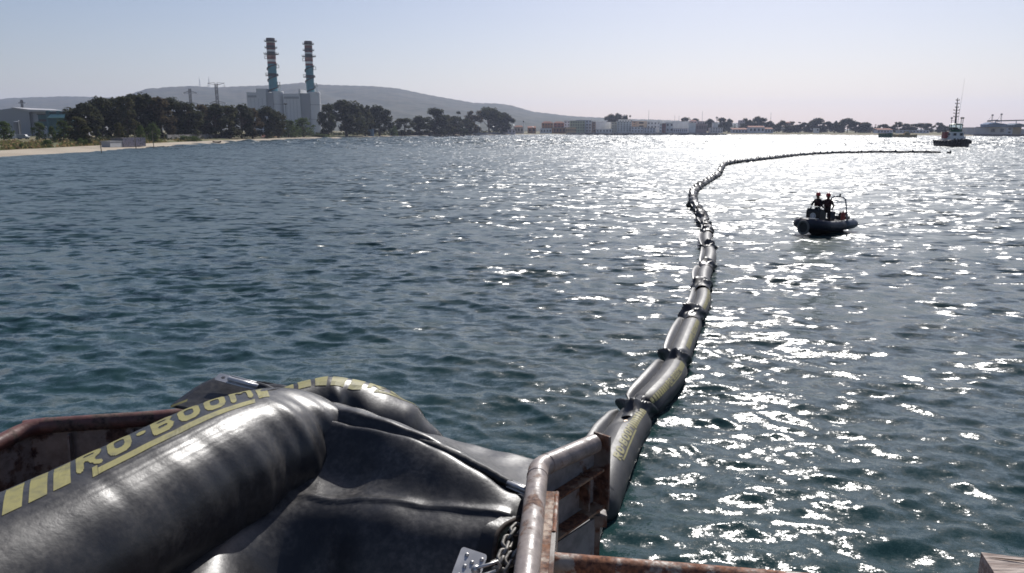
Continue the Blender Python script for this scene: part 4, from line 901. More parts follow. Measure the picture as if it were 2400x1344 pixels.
# ---- inflatable boat with two people
RB = G(1928, 545); RBZ = math.atan2(-.64, -.77)
M_TUBE = mat('navy_tube_fabric', (.008, .011, .024), .5, .45, scale=3, var=.25, bump=.004, bscale=14)
M_TUBEG = mat('grey_tube_fabric', (.10, .115, .14), .45, .45, scale=3, var=.2)
def inflatable():
    root = thing('inflatable_boat', (RB.x, RB.y, -.02), 'dark blue inflatable boat with roll bar carrying two people', 'inflatable boat', rz=RBZ, scale=(.98, 1.05, 1.10))
    hw = .78
    side = [(-2.15, hw, .42), (-1.2, hw, .42), (-.2, hw, .43), (.7, hw, .47), (1.3, hw * .97, .54), (1.68, hw * .84, .60), (1.86, hw * .55, .63), (1.92, hw * .2, .64)]
    path = side + [(x, -y, z) for x, y, z in side[::-1]]
    # split: dark bow and two grey stern cones
    MB().tube(path[1:-1], .27, 16).build('bow_tube', M_TUBE, root, True)
    for s in (1, -1):
        o = MB().tube([(-2.55, s * hw, .40), (-2.3, s * hw, .41), (-2.0, s * hw, .42), (-1.2, s * hw, .42), (-.75, s * hw, .425)], [.05, .2, .265, .274, .274], 16).build('stern_tube', M_TUBEG, root, True)
        MB().tube([(-2.4, s * (hw + .21), .36), (-1.2, s * (hw + .275), .38), (0, s * (hw + .275), .38), (1.2, s * (hw + .25), .48)], .035, 6).build('rubbing_strake', M_RUBBER, root)
        for k in range(5): MB().tube([(-1.9 + k * .7, s * (hw + .1), .68), (-1.8 + k * .7, s * (hw + .12), .715), (-1.7 + k * .7, s * (hw + .1), .68)], .018, 5).build('grab_handle', M_RUBBER, root)
    MB().box((1.72, 0, .905), (.42, .95, .03), Matrix.Rotation(-.06, 3, 'Y')).build('bow_pad', mat('pale_pad', (.5, .5, .5), .3, .5, scale=5, var=.1), root)
    ring = MB(); ring.tube([(2.22, -.05 + .31 * math.cos(k * math.pi / 12), .44 + .34 * math.sin(k * math.pi / 12)) for k in range(24)], .06, 8, closed=True); ring.build('bow_ring_fender', mat('grey_rope', (.15, .145, .14), .8, .3, scale=20), root, True)
    MB().box((2.16, -.05, .42), (.1, .52, .52)).build('bow_push_pad', M_RUBBER, root)
    hb = MB(); hb.grid([[(-2.1, -.7, .25), (-2.1, 0, -.12), (-2.1, .7, .25)], [(0, -.7, .25), (0, 0, -.15), (0, .7, .25)], [(1.3, -.6, .35), (1.3, 0, -.02), (1.3, .6, .35)], [(1.9, -.1, .5), (1.9, 0, .42), (1.9, .1, .5)]]); hb.build('rigid_hull', M_HULLB, root, True)
    MB().box((-.3, 0, .30), (3.4, 1.12, .05)).build('deck', mat('grey_deck', (.12, .12, .13), .8, .3, scale=10), root)
    MB().box((-2.05, 0, .5), (.1, 1.1, .6)).build('transom', M_HULLB, root)
    cons = MB(); cons.prism([(.58, -.42, .30), (1.28, -.42, .30), (1.30, -.42, 1.22), (1.2, -.42, 1.38), (.95, -.42, 1.34), (.58, -.42, 1.12)], (0, .84, 0)); c = cons.build('helm_console', M_HULLB, root)
    em = MB(); em.tube([(1.29, 0, 1.0), (1.315, 0, 1.0)], .17, 24); em.build('round_emblem', mat('pale_emblem', (.52, .53, .55), .6, .4, scale=30, var=.15), c)
    rg = MB(); rg.tube([(1.319, .115 * math.cos(k * math.pi / 10), 1.0 + .115 * math.sin(k * math.pi / 10)) for k in range(20)], .010, 5, closed=True); rg.build('emblem_ring', mat('dark_emblem_ink', (.08, .09, .11), .6), c)
    MB().tube([(1.25, -.3, 1.34), (1.27, -.3, 1.50), (1.27, .3, 1.50), (1.25, .3, 1.34)], .018, 6).build('console_rail', M_GALV, c)
    wl = MB(); wl.tube([(.62, .17 * math.cos(k * math.pi / 8), 1.14 + .17 * math.sin(k * math.pi / 8)) for k in range(16)], .015, 6, closed=True); wl.tube([(.62, -.17, 1.14), (.62, .17, 1.14)], .012, 5); wl.build('steering_wheel', M_RUBBER, c)
    MB().box((-.55, .0, .52), (.55, .5, .5)).build('jockey_seat', M_RUBBER, root)
    MB().box((-.85, .0, .92), (.1, .46, .4)).build('seat_back', M_TUBEG, root)
    # roll bar
    for s in (1, -1): MB().tube([(-1.75, s * .52, .4), (-1.7, s * .5, 1.2), (-1.62, s * .42, 1.78), (-1.58, s * .25, 1.88), (-1.58, 0, 1.9)], .045, 8).build('roll_bar', M_GALV, root, True)
    MB().tube([(-1.7, -.5, 1.25), (-1.95, -.55, .45)], .024, 6).tube([(-1.7, .5, 1.25), (-1.95, .55, .45)], .024, 6).build('bar_brace', M_GALV, root)
    MB().lathe([(.05, 1.9), (.06, 2.02), (.02, 2.06)], 8, (-1.58, .1, 0)).build('stern_light', M_STEEL_D, root)
    # outboard
    ob = MB(); ob.box((-2.35, 0, .78), (.52, .4, .42), taper=.75).box((-2.28, 0, .3), (.2, .16, .8)); ob.build('outboard_motor', M_HULLB, root)
tank_m = mat('red_tank', (.34, .045, .03), .4, .5, scale=4, var=.15)
inflatable()
MW = Matrix.Translation((RB.x, RB.y, -.02)) @ Matrix.Rotation(RBZ, 4, 'Z') @ Matrix.Diagonal((.98, 1.05, 1.10, 1))
def on_boat(x, y, z): return MW @ Vector((x, y, z))
def fuel_tank():
    root = thing('fuel_bottle', on_boat(-1.55, .38, .62), 'upright red bottle strapped to the roll bar leg', 'bottle')
    MB().lathe([(.11, -.36), (.12, -.33), (.12, .38), (.09, .46), (.04, .5), (.04, .56)], 12).build('bottle', tank_m, root, True); MB().tube([(0, 0, .56), (.08, 0, .58)], .03, 6).build('cap', M_WHITE, root)
    root = thing('kit_bag', on_boat(-1.5, -.1, .27), 'dark kit bag lying on the boat floor by the stern', 'bag', rz=RBZ)
    MB().tube([(0, -.42, .16), (0, -.35, .18), (0, .35, .18), (0, .42, .16)], [.08, .19, .19, .08], 12).build('bag', M_RUBBER, root, True); MB().tube([(0, -.2, .36), (0, 0, .44), (0, .2, .36)], .015, 5).build('strap', M_TUBEG, root)
fuel_tank()
def person(loc, rz, pose, label, cloth, face_skin=(.30, .17, .11)):
    root = thing('person', loc, label, 'person', rz=rz, scale=1.10)
    V, E, Rr = [], [], []
    def v(p, r): V.append(Vector(p)); Rr.append(r); return len(V) - 1
    def chain(start, pts):
        a = start
        for p, r in pts: b = v(p, r); E.append((a, b)); a = b
        return a
    pel = v((0, 0, .95), .145)
    chest = chain(pel, [((.02, 0, 1.12), .135), ((.03, 0, 1.30), .155), ((.03, 0, 1.44), .13)])
    neck = chain(chest, [((.03, 0, 1.53), .06)]); hd = chain(neck, [((.05, 0, 1.60), .085), ((.06, 0, 1.69), .102), ((.055, 0, 1.775), .07)])
    for s, sd in ((1, 'L'), (-1, 'R')):
        hip = chain(pel, [((0, s * .10, .88), .105), ((pose['knee'][sd], s * .13, .50), .068), ((pose['foot'][sd], s * .15, .10), .048), ((pose['foot'][sd] + .02, s * .15, .045), .045)])
        chain(hip, [((pose['foot'][sd] + .16, s * .16, .035), .035)])
        w = chain(chest, [((.02, s * .19, 1.43), .075), (pose['elbow'][sd], .052), (pose['hand'][sd], .034)])
        hx = Vector(pose['hand'][sd]); d = (hx - Vector(pose['elbow'][sd])).normalized(); side = Vector((0, 1, 0))
        palm = chain(w, [(hx + d * .07, .036)])
        for q, l in ((-.030, .055), (-.010, .068), (.010, .065), (.030, .05)):
            b = hx + d * .085 + side * q; chain(palm, [(b, .0105), (b + d * l * .5 + Vector((0, 0, -.012)), .0095), (b + d * l * .75 + Vector((0, 0, -.04)), .008)])
        chain(w, [(hx + d * .03 + side * (-.04 * s), .012), (hx + d * .065 + side * (-.058 * s), .010)])
    me = bpy.data.meshes.new('body'); me.from_pydata(V, E, []); o = link('body', me, root)
    sk = o.modifiers.new('skin', 'SKIN'); sk.use_smooth_shade = True
    for i, d in enumerate(me.skin_vertices[0].data): d.radius = (Rr[i], Rr[i]); d.use_root = (i == 0)
    o.modifiers.new('sub', 'SUBSURF').levels = 2; o.modifiers['sub'].render_levels = 2
    m = mat('coverall_cloth', cloth, .85, .25, scale=8, var=.25, bump=.006, bscale=16); t = m.node_tree; bs = t.nodes['Principled BSDF']
    tc = t.nodes.new('ShaderNodeTexCoord'); sx = t.nodes.new('ShaderNodeSeparateXYZ'); gt = t.nodes.new('ShaderNodeMath'); gt.operation = 'GREATER_THAN'; gt.inputs[1].default_value = 1.515; mx = t.nodes.new('ShaderNodeMix'); mx.data_type = 'RGBA'
    t.links.new(tc.outputs['Object'], sx.inputs[0]); t.links.new(sx.outputs['Z'], gt.inputs[0]); t.links.new(gt.outputs[0], mx.inputs[0]); t.links.new(bs.inputs['Base Color'].links[0].from_socket, mx.inputs[6]); mx.inputs[7].default_value = (*face_skin, 1); t.links.new(mx.outputs[2], bs.inputs['Base Color'])
    me.materials.append(m)
    MB().lathe([(.128, 1.70), (.132, 1.74), (.122, 1.80), (.09, 1.85), (.03, 1.875), (.001, 1.878)], 18, (.045, 0, 0), cap=False).build('helmet', mat('red_helmet', (.48, .028, .022), .35, .5, scale=3, var=.1), root, True)
    MB().box((.17, 0, 1.715), (.09, .17, .016)).build('helmet_peak', bpy.data.materials['red_helmet'], root)
    sk_m = mat('skin', face_skin, .6, .4, scale=10, var=.1)
    MB().lathe([(.001, -.03), (.016, -.018), (.012, .012), (.001, .03)], 8, (.158, 0, 1.655)).build('nose', sk_m, root, True)
    for s in (1, -1):
        MB().lathe([(.001, -.03), (.014, -.01), (.016, .015), (.001, .03)], 8, (.05, s * .103, 1.66)).build('ear', sk_m, root, True); MB().lathe([(.001, -.010), (.010, 0), (.001, .010)], 8, (.145, s * .036, 1.685)).build('eye', M_HULLB, root, True)
    MB().box((.148, 0, 1.605), (.012, .05, .010)).build('mouth', mat('lips', (.22, .09, .08), .6), root)
    # life jacket
    jr = []
    for k in range(21):
        a = -2.7 + 5.4 * k / 20; jr.append([Vector((.03 + .168 * math.cos(a), .19 * math.sin(a), z)) for z in (1.12, 1.2, 1.3, 1.40, 1.45)])
    j = MB().grid(jr).build('life_jacket', mat('dark_life_jacket', (.05, .015, .014), .8, .3, scale=6, var=.2), root, True); sm = j.modifiers.new('thick', 'SOLIDIFY'); sm.thickness = .05; sm.offset = 1
    return root
person(on_boat(.22, -.30, .33), RBZ, dict(knee=dict(L=.06, R=.03), foot=dict(L=.02, R=-.04), elbow=dict(L=(.16, .30, 1.18), R=(.10, -.30, 1.17)), hand=dict(L=(.40, .26, 1.10), R=(.30, -.24, 1.02))), 'person in dark coveralls and red helmet steering at the console, face visible', (.016, .017, .022))
person(on_boat(.20, .26, .33), RBZ + .7, dict(knee=dict(L=.05, R=.02), foot=dict(L=.03, R=-.03), elbow=dict(L=(.14, .29, 1.17), R=(.06, -.31, 1.16)), hand=dict(L=(.34, .20, 1.06), R=(.26, -.22, 1.08))), 'taller person in dark clothes and red helmet holding a boathook', (.022, .012, .013), (.22, .07, .05))
def boathook():
    a, b = on_boat(.95, -.02, .33), on_boat(.42, .10, 1.55); root = thing('boathook', a, 'slim wooden boathook leaning up between the two people', 'boathook'); d = b - a
    MB().tube([(0, 0, 0), d * .5, d], .02, 7).build('shaft', mat('pale_wood_shaft', (.42, .36, .28), .6, .3, scale=6), root); MB().tube([d, d * 1.04, d * 1.04 + Vector((.06, 0, -.03))], .014, 6).build('hook', M_GALV, root)
boathook()
# ------------------------------------------------------------------ oil boom: shared shapes and lettering
def rubber(name, dust, rough, bump=.004):
    m = bpy.data.materials.new(name); m.use_nodes = True; t = m.node_tree; b = t.nodes['Principled BSDF']; L = t.links.new
    geo = t.nodes.new('ShaderNodeNewGeometry')
    def noise(sc, det, src=geo.outputs['Position'], ro=.6):
        n = t.nodes.new('ShaderNodeTexNoise'); n.inputs['Scale'].default_value = sc; n.inputs['Detail'].default_value = det; n.inputs['Roughness'].default_value = ro; L(src, n.inputs['Vector']); return n.outputs['Fac']
    def rng(v, a, e, lo, hi):
        r = t.nodes.new('ShaderNodeMapRange'); r.inputs['From Min'].default_value = a; r.inputs['From Max'].default_value = e; r.inputs['To Min'].default_value = lo; r.inputs['To Max'].default_value = hi; L(v, r.inputs['Value']); return r.outputs[0]
    n1 = noise(3.2, 8); n2 = noise(34, 6); n3 = noise(150, 2)
    d = t.nodes.new('ShaderNodeMath'); d.operation = 'MULTIPLY'; L(rng(n1, .42, .68, 0, 1), d.inputs[0]); L(rng(n2, .4, .66, .25, 1), d.inputs[1])
    mx = t.nodes.new('ShaderNodeMix'); mx.data_type = 'RGBA'; mx.inputs[6].default_value = (.017, .017, .019, 1); mx.inputs[7].default_value = (dust, dust * .92, dust * .86, 1); L(d.outputs[0], mx.inputs[0])
    sp = t.nodes.new('ShaderNodeMix'); sp.data_type = 'RGBA'; L(mx.outputs[2], sp.inputs[6]); sp.inputs[7].default_value = (.22, .21, .20, 1); L(rng(n3, .74, .80, 0, .5), sp.inputs[0])      # salt flecks
    L(sp.outputs[2], b.inputs['Base Color'])
    r = t.nodes.new('ShaderNodeMath'); r.operation = 'ADD'; L(rng(n1, .3, .7, rough - .04, rough + .06), r.inputs[0]); L(rng(n2, .3, .7, -.05, .06), r.inputs[1]); L(r.outputs[0], b.inputs['Roughness'])
    b.inputs['Specular IOR Level'].default_value = .5
    bp = t.nodes.new('ShaderNodeBump'); bp.inputs['Strength'].default_value = .8; bp.inputs['Distance'].default_value = bump; L(n2, bp.inputs['Height'])
    bp2 = t.nodes.new('ShaderNodeBump'); bp2.inputs['Strength'].default_value = .6; bp2.inputs['Distance'].default_value = bump * 3; L(noise(7, 4), bp2.inputs['Height']); L(bp.outputs[0], bp2.inputs['Normal']); L(bp2.outputs[0], b.inputs['Normal'])
    return m
M_BOOM = rubber('boom_rubber', .065, .37, .0012)
M_SHEET = rubber('dusty_boom_rubber', .12, .37, .0012)
M_BOOMW = rubber('wet_boom_rubber', .06, .52, .0015)
M_FOLD = rubber('folded_boom_rubber', .025, .42, .002)
M_YEL = mat('yellow_print', (.27, .245, .095), .6, .35, c2=(.16, .15, .08), scale=14, detail=7, lo=.45, hi=.72)
M_INOX = mat('stainless_plate', (.58, .57, .56), .42, .5, .7, scale=9, var=.12, rvar=.12)
GLY = {'R': ["1111110", "1111111", "1100011", "1111111", "1111110", "1101100", "1100110", "1100011"], 'O': ["0111110", "1111111", "1100011", "1100011", "1100011", "1100011", "1111111", "0111110"],
       'B': ["1111110", "1111111", "1100011", "1111110", "1111110", "1100011", "1111111", "1111110"], 'M': ["11000011", "11100111", "11111111", "11011011", "11000011", "11000011", "11000011", "11000011"], '-': ["000", "000", "000", "111", "111", "000", "000", "000"]}
def scale2x(g):
    h, w = len(g), len(g[0]); q = lambda y, x: g[y][x] if 0 <= y < h and 0 <= x < w else '0'; out = []
    for y in range(h):
        r0, r1 = '', ''
        for x in range(w):
            P, A, B, C, D = q(y, x), q(y - 1, x), q(y, x + 1), q(y, x - 1), q(y + 1, x)
            r0 += (A if C == A and C != D and A != B else P) + (B if A == B and A != C and B != D else P)
            r1 += (C if D == C and D != B and C != A else P) + (D if B == D and B != A and D != C else P)
        out += [r0, r1]
    return out
GLY = {k: scale2x(scale2x(v)) for k, v in GLY.items()}
def lettering(surf, u0, u1, v0, v1, with_text=True, stripes=(5, 5), slant=.5, underline=True, sw=.16):
    """flat print following a surface: surf(u, v) -> point; u along the boom, v across; returns meshes for letters and stripes"""
    H = v1 - v0; cells = []; cell = 1.0
    word = 'RO-BOOM' if with_text else ''; total = sum(len(GLY[c][0]) / 4 + 1.6 for c in word)
    txt = MB(); st = MB()
    def quad(mb, ua, ub, va, vb, nu=1, nv=1):
        for i in range(nu):
            for j in range(nv):
                a, b_ = ua + (ub - ua) * i / nu, ua + (ub - ua) * (i + 1) / nu; c, d = va + (vb - va) * j / nv, va + (vb - va) * (j + 1) / nv
                sh = lambda v: slant * (v - v0)
                mb.add([surf(a + sh(c), c), surf(b_ + sh(c), c), surf(b_ + sh(d), d), surf(a + sh(d), d)], [(0, 1, 2, 3)])
    if with_text:
        k = (u1 - u0) / total; u = u0; vt = v0 + H * .26; hh = H * .74
        for ch in word:
            g = GLY[ch]; w = len(g[0]); nr = len(g); kk = k / 4
            for r in range(nr):
                c = 0
                while c < w:
                    if g[r][c] == '1':
                        e = c
                        while e < w and g[r][e] == '1': e += 1
                        quad(txt, u + c * kk, u + e * kk, vt + hh * (nr - 1 - r) / nr, vt + hh * (nr - r) / nr, max(1, (e - c) // 4)); c = e
                    else: c += 1
            u += (w / 4 + 1.6) * k
        if underline:
            quad(txt, u0 + 5.5 * k, u1 - 1.6 * k, v0 + H * .02, v0 + H * .17, 40)
            quad(txt, u0 + 4.0 * k, u0 + 5.4 * k, v0 + H * .02, v0 + H * .25, 2, 2)
    sw = H * sw
    for i in range(stripes[0]): quad(st, u0 - (i + 1) * sw * 1.35, u0 - (i + 1) * sw * 1.35 + sw, v0 + H * .12, v1 - H * .1, 3, 3)
    for i in range(stripes[1]): quad(st, u1 + i * sw * 1.35, u1 + i * sw * 1.35 + sw, v0 + H * .12, v1 - H * .1, 3, 3)
    return txt, st

class Path:
    """smooth curve through points, with arc length and a level frame"""
    def __init__(s, pts, step=.05):
        P = [Vector(p) for p in pts]; P = [P[0] * 2 - P[1]] + P + [P[-1] * 2 - P[-2]]; out = []
        for i in range(1, len(P) - 2):
            n = max(2, int((P[i + 1] - P[i]).length / step))
            for k in range(n):
                t = k / n; a, b, c, d = P[i - 1], P[i], P[i + 1], P[i + 2]
                out.append(.5 * ((2 * b) + (c - a) * t + (2 * a - 5 * b + 4 * c - d) * t * t + (3 * b - a - 3 * c + d) * t ** 3))
        out.append(P[-2]); s.p = np.array([tuple(q) for q in out]); d = np.linalg.norm(np.diff(s.p, axis=0), axis=1); s.s = np.concatenate([[0], np.cumsum(d)]); s.L = s.s[-1]
    def at(s, u): return Vector([float(np.interp(u, s.s, s.p[:, k])) for k in range(3)])
    def tan(s, u): return (s.at(min(s.L, u + .06)) - s.at(max(0, u - .06))).normalized()
    def frame(s, u):
        t = s.tan(u); n = t.cross(Vector((0, 0, 1))); n = n.normalized() if n.length > 1e-4 else Vector((1, 0, 0)); return t, n, n.cross(t).normalized()      # along, to the right, up

# ------------------------------------------------------------------ boom lying on the water
def water_boom():
    near = [(1372, 1218), (1404, 1150), (1436, 1080), (1468, 1010), (1500, 958), (1540, 908), (1580, 858), (1597, 815), (1620, 760), (1640, 705), (1652, 655), (1658, 622), (1662, 590), (1662, 565), (1658, 540), (1650, 515), (1640, 497), (1628, 478), (1626, 462), (1632, 447), (1645, 436), (1668, 422), (1686, 410), (1692, 399), (1700, 389), (1722, 384), (1760, 379.5), (1800, 375), (1850, 369), (1900, 364.5), (1960, 361.3), (2040, 360), (2120, 359.6), (2190, 360.2), (2228, 361.5)]
    path = Path([G(x, y - 3, .25).xy.to_3d() for x, y in near], .2)
    def s_at(px, py):
        g = G(px, py, .2); d = np.hypot(path.p[:, 0] - g.x, path.p[:, 1] - g.y); return float(path.s[int(np.argmin(d))])
    J = [0.35, s_at(1487, 972), s_at(1580, 850), s_at(1612, 742), s_at(1645, 672), s_at(1655, 625), s_at(1660, 582), s_at(1659, 545)]
    rnd = random.Random(9); u = J[-1]
    while u < path.L - 3.4: u += rnd.uniform(3.0, 4.2) * (1 + .15 * (u > 150)); J.append(min(u, path.L))
    root = thing('oil_boom', path.at(0), 'black inflatable oil boom snaking across the water in segments towards the tug', 'oil boom', None); O = path.at(0); O.z = 0; root.location = O
    nseg = len(J) - 1; rng = np.random.default_rng(5)
    for i in range(nseg):
        a, b = J[i], J[i + 1]; L = b - a; GAP = (.30 if i < 9 else .5) if i else .02; Rr = (.37, .32, .29)[i] if i < 3 else .272; fine = i < 7; N, K = (34, 28) if fine else (12, 12)
        zc = .16 + .04 * math.sin(i * 1.7) + (.14 if i > 25 else 0); ph = rng.uniform(0, 6.28, 6); bow = rng.uniform(-.13, .13)
        def rad(t, phi, Rr=Rr, ph=ph, L=L, GAP=GAP):
            e = min(t, 1 - t) * (L - 2 * GAP); q = min(1, e / .5); base = .31 + .69 * math.sqrt(max(0, 1 - (1 - q) ** 2.4))
            wr = .075 * math.exp(-e / .22) * math.sin(9 * phi + ph[0] + 3 * t) + .035 * math.exp(-e / .5) * math.sin(5 * phi + ph[1]) + .008 * math.sin(L * t * 9 + ph[2] + 2 * math.sin(phi))
            return Rr * (base + wr) - (.15 * math.exp(-((t - .80) / .075) ** 2 - (((phi + .3 + math.pi) % (2 * math.pi) - math.pi) / .55) ** 2) if Rr > .33 else 0)
        def pt(u_, phi, off=0.0, a=a, L=L, rad=rad, zc=zc, bow=bow, GAP=GAP):
            """phi from the top, positive to the right"""
            t = min(1, max(0, (u_ - a - GAP) / (L - 2 * GAP))); p = path.at(u_); tt, n, up = path.frame(u_); r = rad(t, phi) + off
            p = p + n * bow * math.sin(math.pi * t) - O; p.z = zc - .07 * (2 * t - 1) ** 2
            return p + n * (r * 1.05 * math.sin(phi)) + Vector((0, 0, 1)) * (r * .97 * math.cos(phi))
        rows = [[pt(a + GAP + (L - 2 * GAP) * k / N, 2 * math.pi * j / K) for j in range(K + 1)] for k in range(N + 1)]
        f = MB().grid(rows).add(rows[0][:-1], [tuple(range(K))[::-1]]).add(rows[-1][:-1], [tuple(range(K))]).build('float', M_BOOMW, root, True)
        if i < 4:
            mid = (a + b) / 2; tw = .62 if i != 0 else .8
            def sf(u_, v_, pt=pt): return pt(u_, v_, .006)
            w = (v0, v1) = ((.98, .42) if i else (.80, .22))
            txt, st = lettering(lambda uu, vv, pt=pt: pt(uu, -vv, .006), mid - tw, mid + tw, -w[0], -w[1], True, (8, 8) if i else (0, 9), .12)
            if i < 4: tag(txt.build('print_lettering', M_YEL, f), kind='stuff')
            else: tag(txt.build('print_lettering', M_YEL, f), kind='stuff')
            tag(st.build('print_stripes', M_YEL, f), kind='stuff')
        if i < 12:      # loose skirt strip lying along the side away from the boat
            rows = []
            for k in range(13):
                u_ = a + .25 + (L - .5) * k / 12; w_ = .05 + .13 * math.sin(math.pi * k / 12) ** .5
                rows.append([pt(u_, -1.25, .015), pt(u_, -1.12 + .05 * math.sin(k * 2.1 + i), .03 + w_ * .5), pt(u_, -1.05, .06 + w_), pt(u_, -1.0, .05 + w_), pt(u_, -1.0, .02 + w_ * .4), pt(u_, -1.05, .005)])
            MB().grid(rows).build('skirt_strip', M_FOLD, root, True)
    # twisted fold standing up at every joint
    for i in range(1, nseg + 1):
        u = J[i] if i < nseg else path.L - .3; fine = i < 9; N, K = (26, 36) if fine else (8, 12); hL = rnd.uniform(.62, .85) if fine else .8
        tt, n, up = path.frame(u); pk = rnd.uniform(-1.0, -.35); hgt = rnd.uniform(.24, .38) if fine else rnd.uniform(.40, .62); tw = rnd.choice((-1, 1, 1)) * rnd.uniform(1.0, 1.9); ph = rnd.uniform(0, 6); rows = []
        side_fin = abs(J[i] - s_at(1628, 478)) < 2 if i < nseg else False
        if side_fin: pk, hgt = -1.4, .75
        for k in range(N + 1):
            t = k / N * 2 - 1; c = path.at(min(path.L, u + t * hL)) - O; c.z = .17 + (.14 if i > 25 else 0); row = []
            for j in range(K + 1):
                phi = 2 * math.pi * j / K; dphi = (phi - pk - tw * t + math.pi) % (2 * math.pi) - math.pi
                wd = lambda x: (x + math.pi) % (2 * math.pi) - math.pi; bell = max(0, 1 - t * t) ** 1.6
                wd = lambda x: (x + math.pi) % (2 * math.pi) - math.pi; bell = max(0, 1 - t * t) ** 1.2; tent = max(0, 1 - abs(t - .15) / (.85 if t > .15 else 1.15))
                r = (.245 if fine else .27) + .02 * abs(t) + hgt * tent * math.exp(-abs(dphi) / .46) + .17 * bell * math.exp(-abs(wd(phi - pk - 1.6 - 1.9 * t)) / .34) - .08 * bell * math.exp(-(wd(phi - pk - .8 - 1.2 * t) / .3) ** 2) + bell * (.022 * math.sin(4 * phi + 5 * t + ph) + .016 * math.sin(9 * phi - 7 * t + ph))
                row.append(c + n * (r * math.sin(phi)) + Vector((0, 0, 1)) * (r * .95 * math.cos(phi)))
            rows.append(row)
        MB().grid(rows).build('joint_fold', M_FOLD, root, True)
    # valve on the first float end
    v = G(1468, 988, .43) - O; e = MB(); e.tube([v + Vector((0, .02, -.14)), v + Vector((-.005, -.01, .012))], .045, 14); e.build('valve', mat('brass_valve', (.30, .22, .15), .4, .5, .6), root)
    # the part that climbs from the water to the stern, under the pile
    rise = Path([path.at(.9) - O + Vector((0, 0, .2)), path.at(.3) - O + Vector((-.1, 0, .22)), Vector((.55, 8.6, .45)) - O, Vector((.1, 6.4, 1.5)) - O, Vector((-.25, 5.3, 2.8)) - O, Vector((-.4, 4.75, 3.7)) - O], .15)
    rows = []
    for k in range(33):
        u = rise.L * k / 32; t, n, up = rise.frame(u); c = rise.at(u); wd = .34 + .22 * k / 32; th = .32 - .22 * k / 32
        rows.append([c + n * wd * math.sin(q) + up * th * math.cos(q) * (1 + .08 * math.sin(3 * q + k)) for q in np.linspace(0, 2 * math.pi, 21)])
    MB().grid(rows).build('rising_length', M_BOOMW, root, True)
water_boom()

